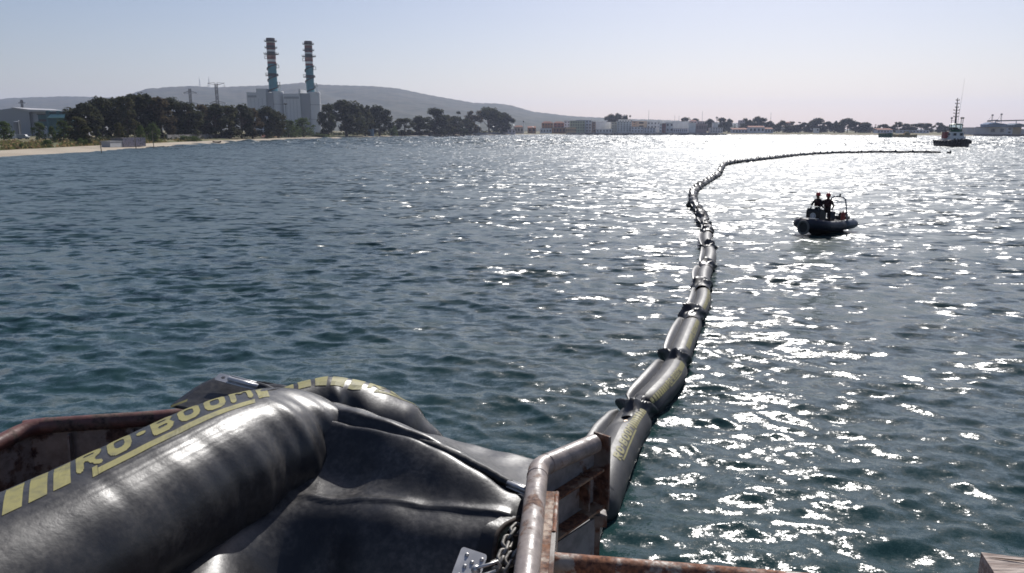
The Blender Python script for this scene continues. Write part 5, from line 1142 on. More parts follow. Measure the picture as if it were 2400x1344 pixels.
# ------------------------------------------------------------------ boom piled on the stern
def deck_boom():
    root = thing('oil_boom', (-1.0, 3.6, 4.0), 'slack and inflated lengths of black boom heaped over the vessel stern', 'oil boom'); O = Vector(root.location)
    # A: inflated float running from beside the camera to the pile
    B0, B1, B2 = G(212, 1275, 4.29), G(478, 1122, 4.285), G(700, 1044, 4.17); d = (B1 - B0).normalized(); pa = Path([B0 - d * 1.75, B0 - d * .8, B0, B1, B1.lerp(B2, .55) + Vector((0, 0, .02)), B2, B2 + (B2 - B1).normalized() * .5], .04)
    s0 = Vector((0, 0, 0)); LA = float(pa.s[int(np.argmin(np.linalg.norm(pa.p - np.array(B2), axis=1)))]) + .16
    RA = .36
    def pA(u, phi, off=0.0):
        t = u / LA; e = LA - u; q = min(1, e / .55); skew = .20 * math.sin(phi)
        e2 = max(0, e + skew * .9 - .02); q = min(1, e2 / .40); r = RA * (.42 + .58 * math.sqrt(max(0, 1 - (1 - q) ** 2.2)))
        near = math.exp(-max(0, e2) / .55)
        r += -.030 * near * math.exp(-((phi - 1.35 - .25 * math.sin(e * 9)) / .8) ** 2) * (math.sin(e * 17 + 1.3 * phi + .6) ** 3) * 2.6 + .010 * near * math.sin(7 * phi + e * 6)
        r += .0035 * math.sin(u * 3.1 + phi * 2) + .0022 * math.sin(phi * 70 + u * 7 + math.sin(u * 5) * 2) * math.exp(-((phi - .48) / .22) ** 2) * math.exp(-((u - LA + 1.25) / .5) ** 2)
        r += .012 * math.exp(-((u - LA + 1.62) / .035) ** 2) * -.35 * max(0, math.cos(phi - .7))
        c = pa.at(u); td, side, upv = pa.frame(min(u, LA - .3)); r += off
        return c + side * (r * math.sin(phi)) + upv * (r * .985 * math.cos(phi)) - O
    NU, NP = 150, 180
    rows = [[pA(LA * (1 - (1 - k / NU) ** 1.15) * .9999, 2 * math.pi * j / NP) for j in range(NP + 1)] for k in range(NU + 1)]
    fA = MB().grid(rows).add(rows[-1][:-1], [tuple(range(NP))]).add(rows[0][:-1], [tuple(range(NP))[::-1]]).build('float', M_BOOM, root, True); tag(fA, 'long fat inflated length with yellow lettering')
    # where along the float does the lettering start and end in the photo
    def find_u(px, phi): 
        us = np.linspace(.3, LA, 300); return float(us[int(np.argmin([abs(to_px(pA(u, phi) + O)[0] - px) for u in us]))])
    v_lo, v_hi = .31, -.36
    u_a, u_b = find_u(160, .2), find_u(572, .0)
    txt, st = lettering(lambda uu, vv: pA(uu, -vv, .0025), u_a, u_b, -v_lo, -v_hi, True, (8, 1), .30, sw=.115)
    tag(txt.build('print_lettering', M_YEL, fA), kind='stuff'); tag(st.build('print_stripes', M_YEL, fA), kind='stuff')
    # C: second float, bending over the stern
    pc = Path([PD(650, 985, 4.62) - O, PD(720, 985, 4.78) - O, PD(800, 990, 4.9) - O, PD(880, 1008, 5.0) - O, PD(940, 1052, 5.1) - O, PD(975, 1120, 5.15) - O, PD(1000, 1250, 5.2) - O, PD(1020, 1420, 5.25) - O], .05)
    def pC(u, phi, off=0.0):
        t, n, up = pc.frame(u); r = .262 * (.55 + .45 * min(1, max(0, u + .05) / .35) ** .5) * (1 - .12 * max(0, u - .9))
        r += .012 * math.sin(u * 34 + 2 * math.sin(phi * 2)) * min(1, max(0, (u - .62) / .2)) + .02 * math.sin(phi * 4 + u * 5) * math.exp(-((u - .35) / .3) ** 2)
        r -= .05 * math.exp(-((u - .42) / .07) ** 2 - ((phi - .95 - (u - .4) * 1.5) / .35) ** 2) - .03 * math.exp(-((u - .34) / .05) ** 2 - ((phi - .7) / .3) ** 2)
        return pc.at(u) + n * ((r + off) * math.sin(phi)) + up * ((r + off) * math.cos(phi))
    rows = [[pC(pc.L * k / 110, 2 * math.pi * j / 80) for j in range(81)] for k in range(111)]
    fC = MB().grid(rows).add(rows[0][:-1], [tuple(range(80))[::-1]]).build('float', M_BOOM, root, True); tag(fC, 'shorter creased length bending down over the stern edge')
    txt, st = lettering(lambda uu, vv: pC(uu, -vv + .15 - 1.1 * max(0, uu - .42), .003), .50, 1.30, -.26, .30, True, (7, 0), .12, True, .15)
    tag(txt.build('print_lettering', M_YEL, fC), kind='stuff'); tag(st.build('print_stripes', M_YEL, fC), kind='stuff')
    # D: slack sheet, a height field over the stern edge
    ctl = [(1150, 1047, 4.10), (1030, 1028, 4.16), (1275, 1072, 4.07), (1090, 1037, 4.13), (1215, 1060, 4.08),
           (930, 1000, 4.22), (880, 975, 4.3), (1000, 1024, 4.2), (1100, 1062, 4.14), (1200, 1098, 4.1),
           (700, 938, 4.43), (760, 966, 4.42), (830, 996, 4.41), (1000, 1037, 4.34), (1100, 1082, 4.26), (1195, 1135, 4.16),
           (900, 1022, 4.39), (1000, 1062, 4.345), (1100, 1112, 4.265), (1180, 1150, 4.185),
           (905, 1072, 4.27), (950, 1098, 4.235), (1000, 1118, 4.215), (1080, 1142, 4.19), (1150, 1165, 4.165),
           (830, 1062, 4.27), (860, 1095, 4.20), (820, 1110, 4.15), (900, 1135, 4.175), (1000, 1155, 4.16), (1100, 1172, 4.145), (1200, 1182, 4.13),
           (700, 1142, 4.16), (640, 1160, 4.16), (760, 1165, 4.16), (850, 1176, 4.155), (1000, 1186, 4.145), (1100, 1192, 4.135), (1212, 1197, 4.12),
           (700, 1215, 4.12), (850, 1225, 4.12), (1000, 1225, 4.115), (1120, 1228, 4.10), (1200, 1232, 4.085),
           (700, 1270, 4.0), (850, 1280, 4.035), (1000, 1285, 4.06), (1130, 1285, 4.055), (1200, 1285, 4.055),
           (700, 1344, 3.89), (850, 1344, 3.92), (1000, 1344, 3.955), (1120, 1344, 3.94), (1200, 1344, 3.93),
           (850, 1460, 3.72), (1000, 1460, 3.75), (1150, 1460, 3.72), (650, 1460, 3.74),
           (560, 1235, 4.14), (540, 1290, 4.125), (500, 1280, 4.14), (440, 1330, 4.14), (575, 1360, 4.03), (400, 1400, 4.15), (300, 1344, 4.03), (420, 1480, 4.05), (560, 1480, 3.95), (200, 1460, 3.98), (120, 1344, 3.98)]
    P = [G(x, y, z) for x, y, z in ctl] + [Vector(v) for v in ((-2.4, 3.0, 3.95), (-2.3, 4.2, 4.1), (-1.9, 4.45, 4.15), (-1.35, 4.5, 4.3))]
    XY = np.array([(p.x, p.y) for p in P]); ZV = np.array([p.z for p in P])
    phi_ = lambda r: np.where(r > 1e-9, r * r * np.log(np.maximum(r, 1e-9)), 0)
    K_ = phi_(np.hypot(XY[:, None, 0] - XY[None, :, 0], XY[:, None, 1] - XY[None, :, 1])) + np.eye(len(P)) * 1e-2
    Q = np.concatenate([np.ones((len(P), 1)), XY], 1); M_ = np.block([[K_, Q], [Q.T, np.zeros((3, 3))]]); sol = np.linalg.solve(M_, np.concatenate([ZV, np.zeros(3)]))
    def hgt(x, y):
        r = np.hypot(x[..., None] - XY[:, 0], y[..., None] - XY[:, 1]); return (phi_(r) * sol[:-3]).sum(-1) + sol[-3] + sol[-2] * x + sol[-1] * y
    ridge = [PD(600, 905, 4.66), PD(640, 918, 4.63), PD(700, 940, 4.57), PD(760, 972, 4.46), PD(830, 998, 4.4), PD(910, 1015, 4.345), PD(1000, 1039, 4.285), PD(1100, 1084, 4.19), PD(1195, 1136, 4.07)]
    # stern lip line: the sheet turns down beyond it
    def lip(x): return float(np.interp(x, [-2.6, -1.6, -.9, -.45, -.1, .2, .6], [4.5, 4.55, 4.62, 4.56, 4.46, 4.36, 4.3]))
    xs = np.linspace(-2.45, .16, 230); rows = []
    rid = np.array([(p.x, p.y) for p in ridge])
    def seg_d(x, y):
        b = 9; sg = 0
        for k in range(len(rid) - 1):
            ax, ay = rid[k]; bx, by = rid[k + 1]; L2 = (bx - ax) ** 2 + (by - ay) ** 2; t = min(1, max(0, ((x - ax) * (bx - ax) + (y - ay) * (by - ay)) / L2)); dx, dy = x - ax - t * (bx - ax), y - ay - t * (by - ay); q = math.hypot(dx, dy)
            if q < b: b = q; sg = (bx - ax) * dy - (by - ay) * dx
        return b if sg > 0 else -b
    crk = [G(x, y, 4.145) for x, y in ((630, 1160), (720, 1168), (800, 1175), (900, 1181), (1000, 1188), (1100, 1193), (1205, 1197))]
    crx, cry = [p.x for p in crk], [p.y for p in crk]
    ys = np.linspace(0, 1, 190)
    for t in ys:
        row = []
        for x in xs:
            yl = lip(x); y0 = 2.55; y = y0 + (yl + .16 - y0) * t
            row.append((x, y))
        rows.append(row)
    A_ = np.array(rows); Z_ = hgt(A_[..., 0], A_[..., 1])
    kq = np.exp(-(np.arange(-12, 13) / 5.5) ** 2 / 2); kq /= kq.sum()
    Zp = np.pad(Z_, 12, mode='edge'); Zp = sum(kq[i] * Zp[i:i + Z_.shape[0]] for i in range(25)); Z_ = sum(kq[i] * Zp[:, i:i + Z_.shape[1]] for i in range(25))
    out = []
    for i in range(A_.shape[0]):
        r_ = []
        for j in range(A_.shape[1]):
            x, y = A_[i, j]; z = float(Z_[i, j]); sd = seg_d(x, y)
            if x > -1.5: z -= .055 * math.exp(-((sd + .035) / .028) ** 2) * min(1, (x + 1.5) / .4)        # slot in front of the rolled seam
            z += .006 * math.sin(x * 9 + y * 4) * math.sin(y * 7 - x * 3) + .003 * math.sin(x * 23 - y * 17)
            if crx[0] < x < crx[-1]:
                dc = y - float(np.interp(x, crx, cry)); z += (.013 * math.exp(-(dc / .013) ** 2) if dc < 0 else .013 * math.exp(-(dc / .035) ** 2)) * min(1, (x - crx[0]) / .25)
            over = y - lip(x)
            if over > -.10: z -= 1.6 * (over + .10) ** 2 / .26 * 1.3
            if x > .02 and y > 3.5: z -= 0
            r_.append(Vector((x, y, z)) - O)
        out.append(r_)
    last = out[-1]
    for k in range(1, 9):
        out.append([Vector((v.x, v.y + .05 * math.sin(k * .5), v.z - .17 * k)) for v in last])
    # right edge of the lower part stops at the open sleeve end
    m = MB(); nr, ncl = len(out), len(out[0]); vs = [v for r in out for v in r]; fs = []
    edge = [PD(1216, 1192, 3.83), PD(1185, 1222, 3.78), PD(1163, 1250, 3.72), PD(1150, 1290, 3.62), PD(1140, 1344, 3.5), PD(1130, 1460, 3.3)]; ex = np.array([(p.y, p.x) for p in edge][::-1])
    for i in range(nr - 1):
        for j in range(ncl - 1):
            q = vs[i * ncl + j] + O
            if q.y < edge[0].y + .01 and q.x > float(np.interp(q.y, ex[:, 0], ex[:, 1])): continue
            fs.append((i * ncl + j, i * ncl + j + 1, (i + 1) * ncl + j + 1, (i + 1) * ncl + j))
    m.add(vs, fs); sh = m.build('slack_sheet', M_SHEET, root, True); bm = bmesh.new(); bm.from_mesh(sh.data)
    bmesh.ops.delete(bm, geom=[v for v in bm.verts if not v.link_faces], context='VERTS'); bm.to_mesh(sh.data); bm.free()
    sd = sh.modifiers.new('thickness', 'SOLIDIFY'); sd.thickness = .012; sd.offset = -1
    # worn rim along the open end and the inside of the sleeve
    rim = [Vector((float(np.interp(y, ex[:, 0], ex[:, 1])) + .004, y, 0)) for y in np.linspace(edge[-1].y + .02, edge[0].y, 26)]
    zr = hgt(np.array([p.x for p in rim]), np.array([p.y for p in rim]))
    for p, z in zip(rim, zr): p.z = float(z) + .002
    MB().tube([p - O + Vector((0, 0, .002)) for p in rim], .013, 8).build('worn_rim', mat('worn_rubber_edge', (.07, .055, .045), .8, .3, scale=30, var=.4), root, True)
    bandr = [[p - O + Vector((-.075, -.0, .018 + .004 * math.sin(k * 1.3))), p - O + Vector((-.03, 0, .012)), p - O + Vector((.002, 0, .006))] for k, p in enumerate(rim)]
    MB().grid(bandr).build('hem_band', M_FOLD, root, True)
    ins = [[Vector((float(p.x) - dx, p.y + .02, float(p.z) - dz)) - O for dx, dz in ((.01, .02), (.12, .16), (.30, .34), (.5, .42))] for p in rim]
    MB().grid(ins).build('sleeve_inside', M_FOLD, root, True)
    # crease line of the lower fold
    _ = [G(x, y, z + .008) - O for x, y, z in ((640, 1162, 4.155), (720, 1168, 4.155), (800, 1175, 4.152), (900, 1181, 4.147), (1000, 1188, 4.14), (1100, 1193, 4.13), (1205, 1196, 4.115))]
    # rolled seam with stainless ends
    rp = Path([p - O for p in ridge], .02); n = 90; rows = []
    for k in range(n + 1):
        u = rp.L * k / n; t, nn, up = rp.frame(u); c = rp.at(u); w1 = .026 + .012 * math.sin(math.pi * k / n) + .004 * math.sin(k * 1.9) * (k > 25); h1 = .026 + .010 * math.sin(k * .7) * (.3 if k < 30 else .12)
        rows.append([c + nn * (w1 * math.sin(q)) + up * (h1 * math.cos(q)) for q in np.linspace(0, 2 * math.pi, 15)])
    MB().grid(rows).build('rolled_seam', M_FOLD, root, True)
    def end_plate(a, b, w, hole, roll_from):
        d_ = (b - a); L = d_.length; d_.normalize(); n_ = Vector((.10, -.45, .88)).normalized(); s_ = d_.cross(n_).normalized(); n_ = s_.cross(d_).normalized()
        if n_.z < 0: n_ = -n_
        m = MB(); ring = []; N = 16
        cpt = a + d_ * .045; outer = []
        for k in range(N + 1):
            an = math.pi / 2 + math.pi * k / N; sq = 1 / max(abs(math.cos(an)), abs(math.sin(an))) ; f = min(sq, 1.22)
            outer.append(cpt + (d_ * math.cos(an) * .045 + s_ * math.sin(an) * w / 2) * f / (1.0 if f < 1.2 else 1.0))
        outer += [b - s_ * w / 2, b + s_ * w / 2]
        mh = [cpt + d_ * .013 * math.cos(2 * math.pi * k / len(outer) + math.pi / 2) + s_ * .011 * math.sin(2 * math.pi * k / len(outer) + math.pi / 2) for k in range(len(outer))]
        no = len(outer)
        if hole:
            vs = outer + mh; vs2 = [v - n_ * .006 for v in vs]; al = vs + vs2; T = 2 * no
            fs = []
            for k in range(no):
                k2 = (k + 1) % no; fs += [(k, k2, no + k2, no + k), (T + k2, T + k, T + no + k, T + no + k2), (k2, k, T + k, T + k2), (no + k, no + k2, T + no + k2, T + no + k)]
            m.add(al, fs)
        else: m.prism(outer, -n_ * .006)
        o = m.build('end_plate', M_INOX, root)
        r = MB(); r.tube([a + d_ * roll_from + n_ * .006, b + d_ * .005 + n_ * .006], .017, 12, squash=.8); r.build('seam_clamp', M_INOX, o, True)
        rim = MB()
        for s in (1, -1): rim.tube([a + d_ * roll_from + s_ * s * w * .47, b + s_ * s * w * .47], .005, 6)
        rim.build('clamp_flange', M_INOX, o, True)
    end_plate(PD(508, 882, 4.70) - O, PD(604, 907, 4.64) - O, .062, True, .085)
    e0 = PD(1192, 1134, 4.065) - O; e1 = PD(1250, 1158, 3.99) - O; end_plate(e1, e0, .05, False, .01)
    # B: flap behind the float, falling to the rail
    fl = [[PD(512, 886, 4.80), PD(545, 890, 4.78), PD(600, 903, 4.74), PD(660, 905, 4.74), PD(700, 918, 4.72)],
          [PD(470, 905, 4.72), PD(520, 905, 4.72), PD(580, 918, 4.68), PD(650, 925, 4.66), PD(700, 945, 4.62)],
          [PD(430, 932, 4.62), PD(480, 938, 4.60), PD(560, 950, 4.56), PD(640, 965, 4.5), PD(700, 985, 4.5)],
          [PD(400, 955, 4.52), PD(450, 965, 4.50), PD(540, 990, 4.46), PD(640, 1010, 4.44), PD(700, 1030, 4.44)]]
    def bez(rows_, nu, nv):
        R_ = np.array([[tuple(v - O) for v in r] for r in rows_]); res = []
        cat = lambda q, t: Path([Vector(v) for v in q], .02)
        cols = [cat(R_[:, j], 0) for j in range(R_.shape[1])]
        for i in range(nu + 1):
            pth = Path([c.at(c.L * i / nu) for c in cols], .02); res.append([pth.at(pth.L * j / nv) for j in range(nv + 1)])
        return res
    f = MB().grid(bez(fl, 22, 26)).build('end_flap', M_BOOM, root, True); f.modifiers.new('thickness', 'SOLIDIFY').thickness = .012
    back_ = [[PD(512, 886, 4.81), PD(560, 893, 4.80), PD(620, 895, 4.8), PD(690, 910, 4.8)], [PD(520, 920, 5.0), PD(570, 922, 5.0), PD(630, 925, 5.0), PD(690, 935, 5.0)], [PD(530, 1000, 5.1), PD(580, 1000, 5.1), PD(640, 1000, 5.1), PD(700, 1000, 5.1)]]
    f = MB().grid(bez(back_, 14, 18)).build('end_flap', M_BOOM, root, True); f.modifiers.new('thickness', 'SOLIDIFY').thickness = .012
    st2 = MB().grid(bez([[PD(402, 950, 4.50), PD(440, 936, 4.545)], [PD(398, 957, 4.485), PD(438, 941, 4.53)]], 3, 8)).build('print_stripes', M_YEL, root)
    # towing plate with bolts, shackle, and the ballast chain
    c0, c1, c2, c3 = PD(1083, 1281, 3.50), PD(1143, 1301, 3.47), PD(1136, 1372, 3.36), PD(1056, 1352, 3.38)
    ex_, ey_ = (c1 - c0), (c3 - c0); nn = ex_.cross(ey_).normalized(); nn = nn if nn.y < 0 else -nn
    poly = []
    for cx, cy in ((0, 0), (1, 0), (1, 1), (0, 1)):
        for k in range(5):
            a = {(0, 0): (math.pi, 1.5 * math.pi), (1, 0): (1.5 * math.pi, 2 * math.pi), (1, 1): (0, .5 * math.pi), (0, 1): (.5 * math.pi, math.pi)}[(cx, cy)]; an = a[0] + (a[1] - a[0]) * k / 4; r = .11
            poly.append(c0 + ex_ * (cx + (r if cx == 0 else -r) + r * math.cos(an)) + ey_ * (cy + (r if cy == 0 else -r) + r * math.sin(an)) - O)
    pl = MB().prism(poly, -nn * .008).build('towing_plate', M_INOX, root)
    bolt = MB(); bolt.lathe([(.0095, 0), (.0095, .002), (.006, .003), (.006, .005), (.003, .006)], 12); bme = bolt.mesh('bolt', M_INOX, True)
    qz = nn.to_track_quat('Z', 'Y').to_euler()
    for u_, v_ in ((.28, .2), (.86, .2), (.55, .38), (.35, .56), (.25, .88), (.55, .84), (.92, .9)):
        b = link('bolt', bme, pl); b.location = c0 + ex_ * u_ + ey_ * v_ + nn * .001 - O; b.rotation_euler = qz
    hub = c0 + ex_ * .80 + ey_ * .62 + nn * .01 - O; h2 = MB().lathe([(.022, 0), (.022, .012), (.014, .016), (.014, .024)], 14).build('shackle_bolt', M_INOX, pl, True); h2.location = hub; h2.rotation_euler = qz
    tgt = PD(1166, 1325, 3.42) - O
    sk_ = MB().tube([hub + nn * .02, hub.lerp(tgt, .6) + nn * .022, tgt + nn * .01 + Vector((0, 0, .012)), tgt + Vector((.012, 0, -.004)), tgt - nn * .01 + Vector((0, 0, -.02)), hub.lerp(tgt, .6) + Vector((0, 0, -.03)), hub + Vector((0, 0, -.03))], .0075, 8).build('shackle', M_INOX, pl, True)
    M_CH = mat('galvanised_chain', (.20, .19, .175), .6, .5, .5, scale=25, var=.35, bump=.002, bscale=60)
    lk = MB(); L_, W_ = .030, .021; pts = []
    for k in range(24):
        a = 2 * math.pi * k / 24; pts.append((W_ * math.sin(a), 0, L_ * .55 * (1 if math.cos(a) > 0 else -1) + W_ * math.cos(a)))
    lk.tube(pts, .0088, 8, closed=True); lme = lk.mesh('chain_link', M_CH, True)
    cp = Path([PD(1160, 1350, 3.44) - O, PD(1172, 1322, 3.46) - O, PD(1182, 1298, 3.52) - O, PD(1190, 1270, 3.6) - O, PD(1203, 1248, 3.66) - O, PD(1220, 1232, 3.72) - O], .01)
    cp2 = Path([PD(1172, 1352, 3.42) - O, PD(1190, 1330, 3.45) - O, PD(1200, 1306, 3.5) - O, PD(1215, 1290, 3.55) - O], .01)
    for pth in (cp, cp2):
        nl = int(pth.L / .052)
        for k in range(nl + 1):
            u = min(pth.L, k * .052); t = pth.tan(u); o = link('chain_link', lme, root); o.location = pth.at(u)
            q = t.to_track_quat('Z', 'Y'); o.rotation_mode = 'QUATERNION'; q2 = q @ Matrix.Rotation(k * math.pi / 2 + .5, 4, 'Z').to_quaternion(); o.rotation_quaternion = q2
    MB().tube([PD(1150, 1318, 3.46) - O, PD(1180, 1308, 3.5) - O, PD(1216, 1296, 3.56) - O], [.005, .011, .012], 8).build('chain_pin', M_CH, root)
deck_boom()
# ------------------------------------------------------------------ vessel stern: bulwark, stern frame, rails, hull
def rusty(name, paint, rust, amt, rough=.55, scale=7):
    m = bpy.data.materials.new(name); m.use_nodes = True; t = m.node_tree; b = t.nodes['Principled BSDF']; L = t.links.new; g = t.nodes.new('ShaderNodeNewGeometry')
    def nz(s, d):
        n = t.nodes.new('ShaderNodeTexNoise'); n.inputs['Scale'].default_value = s; n.inputs['Detail'].default_value = d; n.inputs['Roughness'].default_value = .65; L(g.outputs['Position'], n.inputs['Vector']); return n
    def mr(v, a, e, lo=0, hi=1):
        r = t.nodes.new('ShaderNodeMapRange'); r.inputs['From Min'].default_value = a; r.inputs['From Max'].default_value = e; r.inputs['To Min'].default_value = lo; r.inputs['To Max'].default_value = hi; L(v, r.inputs['Value']); return r.outputs[0]
    n1, n2, n3 = nz(scale, 9), nz(scale * 5, 5), nz(scale * 2.2, 4)
    a = t.nodes.new('ShaderNodeMix'); a.data_type = 'RGBA'; a.inputs[6].default_value = (*paint, 1); a.inputs[7].default_value = (*[x * .62 for x in paint], 1); L(mr(n3.outputs['Fac'], .4, .65), a.inputs[0])
    r_ = t.nodes.new('ShaderNodeMix'); r_.data_type = 'RGBA'; r_.inputs[6].default_value = (*rust, 1); r_.inputs[7].default_value = (rust[0] * .3, rust[1] * .25, rust[2] * .3, 1); L(mr(n2.outputs['Fac'], .4, .62), r_.inputs[0])
    k = t.nodes.new('ShaderNodeMix'); k.data_type = 'RGBA'; L(a.outputs[2], k.inputs[6]); L(r_.outputs[2], k.inputs[7]); f = mr(n1.outputs['Fac'], .62 - amt * .3, .68 - amt * .3); L(f, k.inputs[0]); L(k.outputs[2], b.inputs['Base Color'])
    L(mr(n1.outputs['Fac'], .45, .62, rough - .1, .9), b.inputs['Roughness'])
    bp = t.nodes.new('ShaderNodeBump'); bp.inputs['Distance'].default_value = .004; bp.inputs['Strength'].default_value = .9; L(n1.outputs['Fac'], bp.inputs['Height'])
    b2 = t.nodes.new('ShaderNodeBump'); b2.inputs['Distance'].default_value = .0015; L(n2.outputs['Fac'], b2.inputs['Height']); L(bp.outputs[0], b2.inputs['Normal']); L(b2.outputs[0], b.inputs['Normal'])
    return m
M_RAIL = rusty('worn_brown_rail', (.33, .275, .245), (.24, .145, .10), .25, .45)
M_REDR = rusty('worn_red_rail', (.15, .062, .05), (.13, .08, .06), .35, .5)
M_PLATE = rusty('brown_grey_plate', (.20, .17, .15), (.16, .08, .05), .35, .6, 4)
M_GREYP = rusty('grey_plate', (.26, .25, .25), (.18, .10, .06), .15, .5, 4)
M_TANB = rusty('tan_flat_bar', (.30, .20, .13), (.22, .10, .05), .5, .6)
M_SCAB = rusty('scabbed_pipe', (.38, .32, .26), (.26, .105, .05), .62, .6, 9)
M_DARKIN = rusty('dark_inner_bulwark', (.34, .26, .22), (.18, .10, .07), .3, .6, 5)
def ship():
    O = Vector((0, 3.6, 3.3)); root = thing('workboat_stern', O, 'weathered vessel stern with red bulwark rail and brown pipe frame', 'vessel')
    def T(name, pts, rad, m, n=16, par=None, smooth=True):
        o = MB().tube([p - O for p in pts], rad, n).build(name, m, par or root, smooth)
        if smooth: auto_smooth(o, 35)
        return o
    def bend(pts, rad=.07, n=6):
        out = [pts[0]]
        for i in range(1, len(pts) - 1):
            a, b, c = pts[i - 1], pts[i], pts[i + 1]; d1 = (a - b).normalized(); d2 = (c - b).normalized(); p, q = b + d1 * rad, b + d2 * rad
            for k in range(n + 1): t = k / n; out.append(p.lerp(b, t).lerp(b.lerp(q, t), t))
        return out + [pts[-1]]
    # left bulwark with red rail
    rl = [G(520, 965, 4.22), G(360, 981, 4.24), G(100, 998, 4.24), G(70, 1002, 4.24), G(-30, 1052, 4.22), G(-260, 1180, 4.2), G(-900, 1500, 4.2)]
    T('top_rail', bend(rl, .10), .048, M_REDR, 18)
    for i in range(len(rl) - 1):
        a, b = rl[i] - O, rl[i + 1] - O; d = b - a; nrm = Vector((d.y, -d.x, 0)).normalized() * .008
        MB().prism([a + Vector((0, 0, -.05)), b + Vector((0, 0, -.05)), b + Vector((0, 0, -.95)), a + Vector((0, 0, -.95))], nrm).build('bulwark_plate', M_DARKIN, root)
        if d.length > .3:
            for f in ((.18, .75) if d.length > .5 else (.5,)):
                q = a.lerp(b, f) + nrm.normalized() * .0; s = (-nrm).normalized() if (-nrm).y < 0 else nrm.normalized()
                st = MB().prism([q + Vector((0, 0, -.055)) + s * .009, q + Vector((0, 0, -.95)) + s * .009, q + Vector((0, 0, -.95)) + s * .16, q + Vector((0, 0, -.055)) + s * .05], d.normalized() * .012).build('stiffener', M_DARKIN, root)
    # right frame
    P0, P1, P2 = PD(1228, 1400, 3.0), PD(1262, 1096, 4.08), PD(1393, 1040, 4.42)
    T('frame_pipe', bend([P0, P1, P2], .055, 8), .054, M_RAIL, 20)
    # gusset collar where the pipes are welded
    for p, d in ((P1.lerp(P2, .16), (P2 - P1).normalized()), (P1.lerp(P0, .10), (P0 - P1).normalized())): T('weld_bead', [p - d * .006, p + d * .006], .0565, M_RAIL, 20)
    # flat bar along the pipe, with its outer web
    q0, q1 = PD(1266, 1400, 3.02), PD(1290, 1152, 3.94); q0.z -= .02; dn = Vector((0, 0, -1))
    d = (q1 - q0); rt = Vector((d.y, -d.x, 0)).normalized()
    MB().prism([q0 - O - rt * .05, q1 - O - rt * .05, q1 - O + rt * .022, q0 - O + rt * .022], dn * .012).build('flat_bar', M_TANB, root)
    MB().prism([q0 - O + rt * .023, q1 - O + rt * .023, q1 - O + rt * .023 + dn * .22, q0 - O + rt * .023 + dn * .45], rt * .02).build('web_plate', M_PLATE, root)
    T('weld_seam', [q0.lerp(q1, k / 14) + rt * .033 + dn * (.006 + .003 * math.sin(k * 2.3)) for k in range(8, 15)], .012, M_SCAB, 8)
    # outboard cheek: plate under the second pipe with two ledges
    h = (P2 - P1); hn = Vector((h.y, -h.x, 0)).normalized(); h = h.normalized(); D = Vector((0, 0, -1))
    def pl(name, a, b, c, e, m, th=.012, nn=hn): return MB().prism([v - O for v in (a, b, c, e)], nn * th).build(name, m, root)
    a, b = P1 + h * .03 + D * .05, P2 + D * .03
    pl('cheek_plate', a, b, b + D * .40, a + D * .46, M_GREYP, .012, hn * -1)
    pl('end_plate', P2 + h * .03 + D * -.055 - hn * .03, P2 + h * .03 + D * -.055 + hn * .085, P2 + h * .03 + D * .40 + hn * .085, P2 + h * .03 + D * .40 - hn * .03, M_PLATE, .014, h)
    for z0, w, m in ((.135, .075, M_TANB), (.36, .085, M_TANB)):
        s, e = a + D * (z0 - .05 + .05), b + D * (z0 - .03)
        pl('ledge', s + hn * .002, e + hn * .002, e + hn * w, s + hn * w, m, .014, D)
    pl('stiffener', b - h * .13 + D * .11 + hn * .002, b - h * .13 + D * .11 + hn * .07, b - h * .13 + D * .325 + hn * .07, b - h * .13 + D * .325 + hn * .002, M_PLATE, .012, h)
    # lower grey plate and post
    la, lb = P1 + h * .05 + D * .47, P2 + D * .44
    pl('lower_plate', la + hn * .03, lb + hn * .03 - h * .03, lb + hn * .03 - h * .05 + D * .75, la + hn * .03 + D * .75, M_GREYP, .012)
    MB().box(lb - O + D * .35 + h * .0 + hn * .02, (.05, .05, .78)).build('corner_post', M_PLATE, root)
    MB().box((P2 + D * .46 + h * .015 + hn * .03) - O, (.09, .09, .07)).build('foot_block', M_PLATE, root)
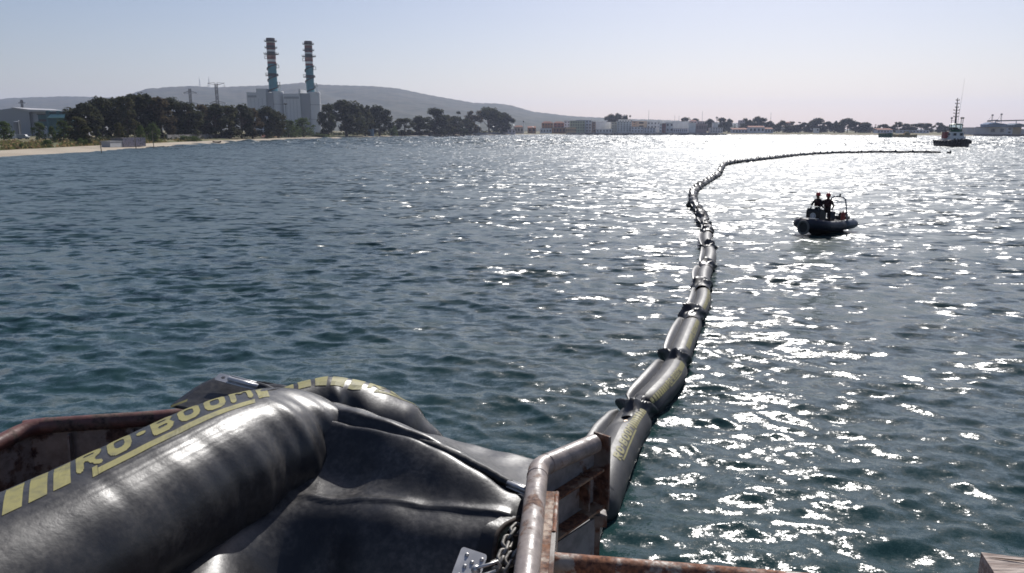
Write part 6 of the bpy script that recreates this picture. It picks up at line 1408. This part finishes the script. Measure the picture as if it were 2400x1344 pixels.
    # rusty rail running out to the side
    T('side_rail', [PD(1276, 1318, 3.42), PD(1540, 1340, 3.36), PD(1850, 1366, 3.3), PD(2300, 1405, 3.2)], .046, M_SCAB, 18)
    # stern hull below it all
    hb = MB(); ye = 4.52
    hb.prism([Vector(v) - O for v in ((-3.2, 4.42, 3.28), (-.35, 4.42, 3.28), (-.1, 4.0, 3.28), (.2, 3.75, 3.28), (.34, 3.3, 3.28), (2.9, 3.0, 3.28), (2.9, -4, 3.28), (-3.2, -4, 3.28))], Vector((0, 0, -3.8)))
    hb.build('hull', mat('dark_hull_paint', (.03, .032, .036), .5, .4, scale=1, var=.3, bump=.01, bscale=3), root)
    MB().box(Vector((-.5, 1.0, 3.30)) - O, (5.2, 5.0, .03)).build('deck', M_DARKIN, root)
ship()
def timber():
    p = PD(2306, 1297, 3.5); root = thing('timber_beam', p, 'split weathered timber beam end lying in full sun', 'timber beam')
    m = mat('sunbleached_timber', (.48, .41, .36), .9, .2, c2=(.27, .21, .18), scale=16, detail=10, lo=.36, hi=.64, stretch=(.35, 2.2, 2.2), bump=.012, bscale=22)
    d = PD(2420, 1309, 3.45) - p; d = d.normalized(); t = Vector((-d.y, d.x, 0)).normalized() * -1; u = Vector((0, 0, 1)); rnd = random.Random(2); mb = MB(); rows = []
    for i in range(16):
        f = i / 15; c = d * (f * .9 - (.012 if i == 0 else 0)); j = lambda: rnd.uniform(-.004, .004); w = .30
        rows.append([c + u * j(), c + t * w * .5 + u * (.004 + j()), c + t * w + u * j(), c + t * w - u * .17, c - u * .17 + t * j(), c - u * (.09 + j()) - t * .004, c - u * .02, c + u * j()])
    mb.grid(rows); mb.add(rows[0][:-1], [tuple(range(7))[::-1]]); o = mb.build('beam', m, root); auto_smooth(o, 30)
    ck = MB()
    for x0, x1, y in ((.12, .5, .02), (.3, .62, .06), (.0, .2, .045)):
        ck.prism([d * x0 + t * y + u * .0065, d * ((x0 + x1) / 2) + t * (y + .008) + u * .007, d * x1 + t * (y + .004) + u * .0065, d * ((x0 + x1) / 2) + t * (y - .004) + u * .007], u * .001)
    ck.build('split', mat('dark_crack', (.05, .03, .02), .95, .1), root)
timber()
